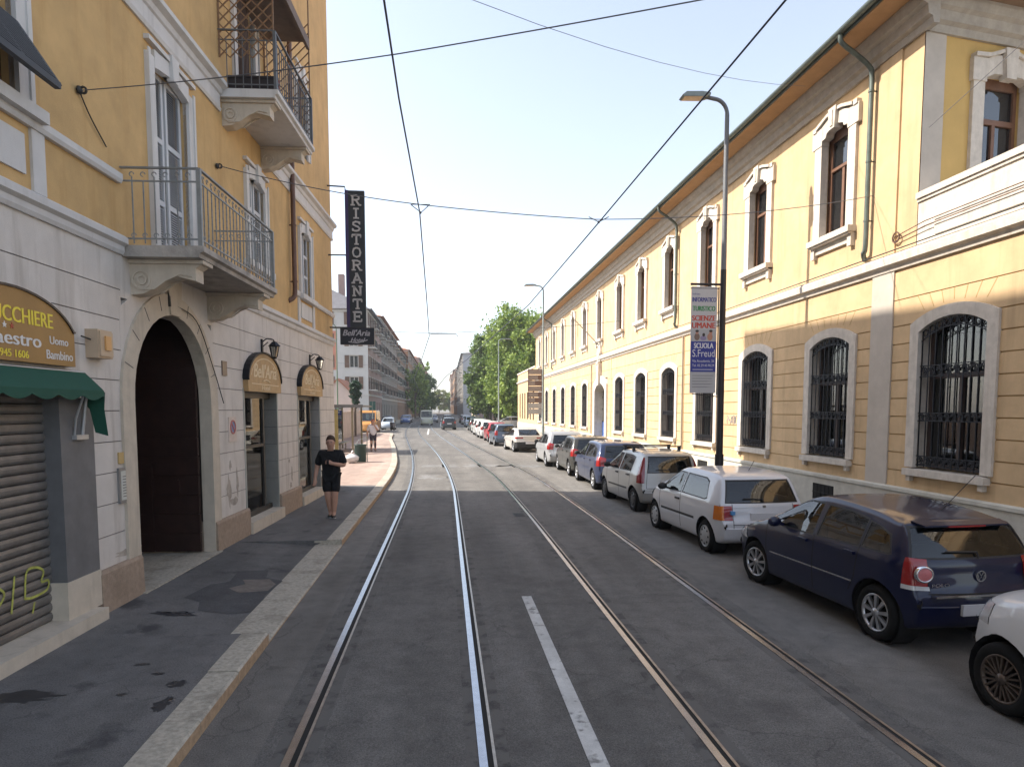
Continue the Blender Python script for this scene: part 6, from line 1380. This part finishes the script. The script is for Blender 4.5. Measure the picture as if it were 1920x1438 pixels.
ts = thing('stop_pole', 'thin tram stop pole near the white topped person', 'sign', (-4.9, 46, .118)); s = MB(); s.tube([(0, 0, 0), (0, 0, 2.9)], .03, 6); s.build('pole', POLEG, ts); s = MB(); s.box(-.2, .2, -.02, .02, 2.3, 2.9); s.build('plate', mat('dark_green_plate', (.03, .09, .08), .5, 0), ts)
# parked scooter
sc = thing('scooter', 'dark scooter parked at the end of the pink pavement', 'scooter', (-6.15, 79, 0), R(170))
for y in (-.62, .62): s = MB(); s.lathe([(.1, -.05), (.22, -.06), (.24, 0), (.22, .06), (.1, .05)], 16, lambda a, b, c, y=y: (c, y + a, .24 + b)); s.build('wheel', TYRE, sc)
s = MB(); s.prism([(-.85, .5), (-.3, .35), (.25, .3), (.45, .45), (.6, 1.0), (.5, 1.02), (.25, .5), (-.1, .6), (-.25, .85), (-.85, .85)], lambda u, v, w_: (w_, u, v), -.17, .17); s.build('body', mat('scooter_paint', (.05, .035, .035), .3, .1, coat=.6), sc)
s = MB(); s.tube([(-.32, .52, 1.08), (.32, .52, 1.08)], .02, 6); s.ball((0, .6, .95), (.09, .06, .08), 8); s.build('handlebar', BLKP, sc)
s = MB(); s.box(-.15, .15, -.85, -.2, .85, .93); s.build('saddle', SEAT, sc)
# ------------------------------------------------------------------ vegetation
def foliage(seed, blobs, n, size, flat=.8):
    g = np.random.default_rng(seed); vol = np.array([b[3] * b[4] * b[5] for b in blobs]) ** .7; cnt = np.maximum(1, (n * vol / vol.sum()).astype(int)); ctr = []
    for b, c in zip(blobs, cnt):
        nc = max(4, c // 60); d = g.normal(size=(nc, 3)); d /= np.linalg.norm(d, axis=1)[:, None]; rr = g.uniform(.45, 1.02, (nc, 1)); cl = np.array(b[:3]) + d * rr * np.array(b[3:6])
        k = g.integers(0, nc, c); ctr.append(cl[k] + g.normal(size=(c, 3)) * np.array(b[3:6]) * .13)
    ctr = np.concatenate(ctr); m = len(ctr); a = g.normal(size=(m, 3)); a /= np.linalg.norm(a, axis=1)[:, None]; b = np.cross(a, g.normal(size=(m, 3))); b /= np.linalg.norm(b, axis=1)[:, None]
    s = size * g.uniform(.6, 1.35, (m, 1)); v = np.stack([ctr - a * s, ctr - b * s * .6, ctr + a * s, ctr + b * s * .6], 1).reshape(-1, 3)
    me = bpy.data.meshes.new('crown'); me.vertices.add(len(v)); me.vertices.foreach_set('co', v.ravel()); me.loops.add(4 * m); me.loops.foreach_set('vertex_index', np.arange(4 * m)); me.polygons.add(m); me.polygons.foreach_set('loop_start', np.arange(m) * 4); me.update(); me.validate(); return me
BARK = mat('bark', (.12, .09, .065), .9, .3, 6, .4, 20)
LEAF1 = leafmat('leaf_bright', (.075, .15, .025), (.33, .42, .08)); LEAF2 = leafmat('leaf_dark', (.05, .105, .025), (.2, .28, .065)); LEAF3 = leafmat('leaf_yellowish', (.06, .1, .02), (.26, .27, .06))
def tree(label, loc, h, blobs, n, size, lm, seed, group=None, trunk=.28, name='broadleaf_tree'):
    o = thing(name, label, 'tree', loc, 0, group); s = MB(); s.tube([(0, 0, 0), (.1, 0, h * .2), (.0, .1, h * .45), (.1, 0, h * .75)], [trunk, trunk * .8, trunk * .6, trunk * .2], 9)
    for b in blobs[:6]: s.tube([(0, .05, h * .3), (b[0] * .5, b[1] * .5, (h * .35 + b[2]) / 2), (b[0] * .9, b[1] * .9, b[2])], [trunk * .45, trunk * .3, trunk * .1], 6)
    s.build('trunk', BARK, o); me = foliage(seed, blobs, n, size); me.materials.append(lm); link('crown', me, o); return o
TG = 'green trees beyond the annex on the right'
def crown(h, w_, seed, k=9):
    g = random.Random(seed); B = [(0, 0, h * .7, w_ * .8, w_ * .8, h * .27), (0, 0, h * .38, w_ * .8, w_ * .8, h * .26)]
    for i in range(k): a = g.uniform(0, 6.28); z = g.uniform(.2, .86) * h; q = w_ * (1.05 - abs(z / h - .55)) * .62; B.append((q * math.cos(a), q * math.sin(a), z, w_ * g.uniform(.35, .55), w_ * g.uniform(.35, .55), h * g.uniform(.11, .18)))
    return B
for i, (x, y, h, w_, lm, lab) in enumerate(((9.0, 92, 17.0, 4.6, LEAF1, 'tallest bright green tree left of the annex'), (6.6, 99, 14.0, 3.7, LEAF2, 'darker tree at the left edge of the green group'), (12.6, 89, 15.6, 4.2, LEAF1, 'bright green tree rising just behind the annex parapet'), (9.2, 86, 9.5, 2.6, LEAF1, 'lower bright green tree reaching down to the pavement cars'), (7.6, 104, 10.5, 2.5, LEAF3, 'yellowing tree low in the green group near the cream house'), (11.6, 87.5, 9.0, 2.6, LEAF2, 'dark low tree standing over the annex side fence'))):
    tree(lab, (x, y, .1), h, crown(h, w_, i + 3), 22000 if h > 12 else 11000, .22, lm, i + 11, TG)
tree('small tree top showing above the yellow building roof', (15.5, 57, .1), 14.6, crown(14.6, 2.2, 77), 4000, .18, LEAF2, 40)
for i, (x, y, h, w_, lm, lab) in enumerate(((-8.0, 180, 15.5, 4.4, LEAF1, 'nearest bright street tree on the shaded left row'), (-7.8, 205, 15.5, 4.6, LEAF2, 'second dark street tree on the shaded left row'), (-7.4, 235, 15.5, 5, LEAF2, 'third dark street tree on the shaded left row'), (-6.9, 270, 15.5, 5.5, LEAF2, 'fourth dark street tree on the shaded left row'))):
    tree(lab, (x, y, .1), h, crown(h, w_, i + 30), 4000, .34, lm, i + 50, 'street trees far down the left row')
tree('pale green tree at the far end of the street', (-4, 430, 0), 15, crown(15, 7, 60), 3500, .6, LEAF3, 70); tree('second pale tree closing the street view on the right', (3, 440, 0), 14, crown(14, 7, 61), 3500, .6, LEAF1, 71)
tp = thing('topiary', 'clipped dark green bush flaring upwards like an upturned cone', 'bush', (-7.9, 60, .1)); me = foliage(91, [(0, 0, 4.3, .58, .58, .5), (0, 0, 3.7, .5, .5, .5), (0, 0, 3.1, .36, .36, .4), (.05, 0, 2.7, .22, .22, .3)], 5200, .075); me.materials.append(leafmat('leaf_topiary', (.008, .03, .012), (.02, .07, .03))); link('crown', me, tp); s = MB(); s.tube([(0, 0, 0), (0, 0, 3.0)], .1, 8); s.build('trunk', BARK, tp)
for i, (x, y, h) in enumerate(((-6.75, 36.3, 2.9), (-7.0, 38.2, 2.5))):
    B = thing('garden_shrub', ('tall leafy shrub at the house corner behind the walking man', 'lower leafy shrub behind the shelter end')[i], 'shrub', (x, y, .1)); me = foliage(95 + i, [(0, 0, h * .25, .5, .7, h * .25), (0, 0, h * .6, .45, .65, h * .28), (.1, .1, h * .9, .3, .45, h * .14)], 3200, .09); me.materials.append(LEAF2); link('crown', me, B); s = MB(); s.tube([(0, 0, 0), (.05, 0, h * .6)], [.05, .02], 6); s.build('trunk', BARK, B)
# ------------------------------------------------------------------ far buildings and walls
PANEF = glass('far_window_glass', (.3, .3, .3), (.012, .014, .016), .2, 1.45)
SHB = mat('far_brown_shutter', (.12, .07, .045), .7, .1, 3); SHG = mat('far_green_shutter', (.05, .08, .06), .7, .1, 3)
def far_house(label, x, y0, y1, h, floors, bays, sgn, wallm, trimm, depth=14, front=3, balc=0, roofm=None, rise=2.5, name='far_house', gh=4.2, group=None, shut=None, frontm=None):
    o = thing(name, label, 'building', (x, y0, 0), 0, group); sx = sgn; L = y1 - y0; fh = (h - gh) / floors
    by = [(k + .5) * L / bays for k in range(bays)]
    def hol(cs, hw): 
        def f(u, z):
            for c in cs:
                if abs(u - c) < hw:
                    if .5 < z < gh - .9: return None
                    for k in range(floors):
                        b = gh + k * fh + .8
                        if b < z < b + min(2.0, fh - 1.2): return None
            return (0, 0)
        return f
    zs = [.1, .5, gh - .9, h] + [gh + k * fh + .8 + q for k in range(floors) for q in (0, min(2.0, fh - 1.2))]
    s = MB(); relief(s, [0, L] + [c + q for c in by for q in (-.6, .6)], zs, hol(by, .6), sx, -.3); s.build('street_wall', wallm, o)
    fx_ = [(k + .5) * depth / front for k in range(front)] if front else []
    s = MB(); relief(s, [0, depth] + [c + q for c in fx_ for q in (-.6, .6)], zs, hol(fx_, .6), 1, -.3)
    s.v = [(-sx * u, -d, z) for d, u, z in s.v]; s.build('front_wall', frontm or wallm, o)
    s = MB(); s.add([(0, L, .1), (-sx * depth, L, .1), (-sx * depth, L, h), (0, L, h)], [(0, 1, 2, 3)]); s.build('rear_wall', wallm, o)
    e = .5; s = MB(); s.add([(sx * e, -e, h), (sx * e, L + e, h), (-sx * (depth * .5), L - 3, h + rise), (-sx * (depth * .5), 3, h + rise), (-sx * (depth + e), -e, h), (-sx * (depth + e), L + e, h)], [(0, 1, 2, 3), (3, 2, 5, 4), (0, 3, 4), (1, 5, 2), (0, 4, 5, 1)]); s.box(*sorted((sx * e, sx * (e + .12))), -e, L + e, h - .1, h + .12); s.build('roof', roofm or ROOFT, o)
    for z in (gh - .1, h - .35): s = MB(); s.box(*sorted((0, sx * .12)), -.12, L, z, z + .2); s.box(*sorted((-sx * depth, sx * -.001)), -.12, -.0, z, z + .2); s.build('moulding', trimm, o)
    wv = MB(); hh = min(2.0, fh - 1.2); wv.box(.2, .22, -.6, .6, 0, hh, 0); [wv.box(.14, .2, *p, 1) for p in ((-.6, -.5, 0, hh), (.5, .6, 0, hh), (-.05, .05, 0, hh), (-.6, .6, 0, .09), (-.6, .6, hh - .09, hh))]; [wv.box(-.05, .0, *p, 1) for p in ((-.72, -.6, -.1, hh + .12), (.6, .72, -.1, hh + .12), (-.6, .6, hh, hh + .12), (-.75, .75, -.12, 0))]
    if shut: [wv.box(-.09, -.05, *p, 2) for p in ((-1.2, -.62, 0, hh), (.62, 1.2, 0, hh))]
    w0 = wv.build('window', [PANEF, trimm, shut or trimm], o, (0, 0, -50)); first = True
    def place(loc, rz):
        nonlocal first
        q = w0 if first else dup(w0, o); first = False; q.location = loc; q.rotation_euler = (0, 0, rz)
    for k in range(floors):
        for c in by: place((0, c, gh + k * fh + .8), math.pi if sx > 0 else 0)
        for c in fx_: place((-sx * c, 0, gh + k * fh + .8), R(90))
    gm = MB(); gm.box(.22, .24, -.6, .6, 0, gh - 1.4); g0 = gm.build('shop_window', PANER, o); g0.location = (0, by[0], .5); g0.rotation_euler = (0, 0, math.pi if sx > 0 else 0)
    for c in by[1:]: q = dup(g0, o); q.location = (0, c, .5)
    for c in fx_: q = dup(g0, o); q.location = (-sx * c, 0, .5); q.rotation_euler = (0, 0, R(90))
    if balc:
        bm_ = MB(); bm_.box(0, 1.0, -1.3, 1.3, -.15, 0, 0); [bm_.tube([(.95, -1.25 + k * .25, 0), (.95, -1.25 + k * .25, .95)], .02, 4, 1) for k in range(11)]; bm_.tube([(0, -1.25, .95), (.95, -1.25, .95), (.95, 1.25, .95), (0, 1.25, .95)], .03, 4, 1)
        b0 = None
        for k in range(floors):
            for i, c in enumerate(by):
                if (i + k) % balc == 0:
                    if b0 is None: b0 = bm_.build('balcony', [trimm, IRON], o); q = b0
                    else: q = dup(b0, o)
                    q.location = (0, c, gh + k * fh + .75); q.rotation_euler = (0, 0, 0 if sx > 0 else math.pi)
    ch_ = MB(); [ch_.box(-sx * 4 - .4, -sx * 4 + .4, y - .5, y + .5, h + .5, h + rise + 1.2) for y in (L * .25,)]; ch_.build('chimney', wallm, o)
    return o
WF = mat('far_white_wall', (.50, .49, .47), .9, .06, .8); PKF = mat('far_pink_wall', (.33, .225, .195), .9, .1, .8); GRF = mat('far_grey_wall', (.20, .185, .165), .9, .12, .6); BRF = mat('far_brown_wall', (.22, .145, .10), .9, .12, .6); ORF = mat('far_orange_wall', (.32, .185, .10), .9, .1, .6); SLT = mat('slate_roof', (.16, .155, .17), .8, .15, 2); TRF = mat('far_trim', (.5, .48, .45), .85, .05); SALM = mat('salmon_panel', (.52, .22, .15), .85, .08, 1)
LGH = 'houses along the shaded left row'
w1 = far_house('white corner house with salmon window panels facing the street bend', -10.3, 92, 111, 15.8, 4, 6, 1, PKF, TRF, 15, 4, 2, SLT, 4.2, 'corner_house', 4.4, LGH, SHB, WF)
s = MB(); [s.box(2.0 + k * 3.75 - .0 - 1.35, 2.0 + k * 3.75 + 1.1, -.03, -.0, 7.9, 11.1) for k in ()]; 
for c in (5.6, 9.4): s.box(-c - 1.5, -c + 1.5, -.035, -.004, 7.75, 12.9); 
s.build('salmon_panel', SALM, w1)
s = MB(); s.lathe([(.01, -.12), (.3, -.06), (.5, .06)], 14, lambda x, y, z: (-1.2 + x, .2 - z, 17.6 + y)); s.tube([(-1.2, .3, 17.5), (-1.2, .3, 16.0)], .06, 6); s.build('satellite_dish', GRF, w1)
far_house('grey house full of balconies second in the left row', -10.5, 111.5, 150, 17.5, 4, 10, 1, GRF, TRF, 14, 0, 2, ROOFT, 2.2, group=LGH, shut=SHB)
far_house('brown house third in the left row behind the first street tree', -10.5, 150.5, 184, 16.5, 4, 9, 1, BRF, TRF, 14, 0, 3, ROOFT, 2.2, group=LGH, shut=SHG)
far_house('orange house fourth in the left row half hidden by street trees', -10.0, 184.5, 245, 18.5, 4, 14, 1, ORF, TRF, 14, 2, 3, ROOFT, 2.2, group=LGH)
far_house('pinkish house at the far end of the left row', -9.5, 245.5, 360, 21, 4, 16, 1, PKF, TRF, 14, 0, 0, ROOFT, 2.2, group=LGH)
RGH = 'houses along the far right row'
far_house('small cream house with red-brown side wall left of the green trees', 6.5, 128, 168, 9.0, 1, 8, -1, mat('far_cream_wall', (.6, .52, .38), .9, .05, .8), TRF, 9, 0, 0, ROOFT, 2.0, group=RGH, frontm=mat('mauve_wall', (.34, .24, .21), .9, .08, .5))
far_house('tall grey block with bare side wall and balconies beyond the cream house', 5.3, 200, 300, 19, 5, 14, -1, GRF, TRF, 12, 0, 2, SLT, 1.0, group=RGH, frontm=mat('grey_bare_wall', (.40, .40, .41), .9, .08, .2))
far_house('ochre house beyond the tall grey block', 4.2, 301, 380, 20, 4, 14, -1, ORF, TRF, 12, 0, 3, ROOFT, 2.0, group=RGH)
far_house('furthest pale house closing the right row', 3.4, 381, 470, 22, 4, 14, -1, BRF, TRF, 12, 0, 0, ROOFT, 2.0, group=RGH)
GWM = mat('garden_wall_plaster', (.50, .41, .35), .9, .12, 1.5, stain=.4, sscale=1, scol=(.3, .24, .2))
s = MB(); s.box(-8.45, -8.2, 21.5, 66, .1, 2.2); s.box(-8.5, -8.15, 21.5, 66, 2.2, 2.3); [s.box(-8.52, -8.12, y - .2, y + .2, .1, 2.42) for y in range(24, 66, 6)]; tag(s.build('garden_wall', GWM), 'long pinkish garden wall behind the shelter and shrubs', 'wall')
hu = thing('pink_hut', 'pale pink gabled outbuilding behind the bus shelter', 'building', (-11.4, 73, 0)); s = MB(); s.prism([(-1.4, .1), (1.4, .1), (1.4, 4.2), (0, 5.6), (-1.4, 4.2)], lambda u, v, w_: (u, w_, v), 0, 7); s.build('wall', mat('pale_pink_wall', (.55, .45, .40), .9, .08, 1), hu); s = MB(); s.prism([(-1.6, 4.05), (0, 5.62), (1.6, 4.05), (1.6, 4.2), (0, 5.8), (-1.6, 4.2)], lambda u, v, w_: (u, w_, v), -.2, 7.2); s.build('roof', ROOFT, hu)
s = MB(); s.box(-.35, .35, -.03, .0, 1.2, 2.8); s.build('window', PANER, hu)
fe = thing('metal_fence', 'dark metal fence under the green trees beside the annex', 'fence', (9.4, 84, .1)); s = MB()
for k in range(60): s.box(k * .12, k * .12 + .03, -.015, .015, 0, 2.2)
s.build('pickets', IRON, fe); s = MB(); [s.box(0, 7.2, -.025, .025, z, z + .06) for z in (.2, 2.0)]; s.build('fence_rail', IRON, fe)
wd_ = thing('weed', 'small green weed at the foot of the yellow wall behind the white hatchback', 'plant', (8.6, 16.2, .12)); me = foliage(99, [(0, 0, .15, .14, .22, .16)], 260, .05); me.materials.append(LEAF1); link('leaves', me, wd_); s = MB(); s.tube([(0, 0, 0), (.02, 0, .25)], .008, 5); s.build('stem', BARK, wd_)
# graffiti on the lamp side wall
g_ = random.Random(5)
for k in range(5):
    y = 20.25 - k * .2; P = cr([(0, y + g_.uniform(-.1, .1), 2.15 + g_.uniform(-.15, .15)) for _ in range(6)], 4); s = MB(); s.tube([(-.003 - .0, p.y, p.z) for p in P], .009, 4); s.build('graffiti_stroke', mat('grey_spray', (.24, .23, .25), .7, 0), school)

# ------------------------------------------------------------------ thin summer haze
hm = bpy.data.materials.new('haze_air'); hm.use_nodes = True; n = hm.node_tree.nodes; n.remove(n['Principled BSDF'])
pv = n.new('ShaderNodeVolumePrincipled'); pv.inputs['Color'].default_value = (.93, .95, 1, 1); pv.inputs['Density'].default_value = .0005; pv.inputs['Anisotropy'].default_value = .2
hm.node_tree.links.new(pv.outputs[0], n['Material Output'].inputs['Volume'])
mb = MB(); mb.box(-460, 460, -160, 1100, -1.4, 27); hz_ = mb.build('haze', hm); hz_['kind'] = 'stuff'
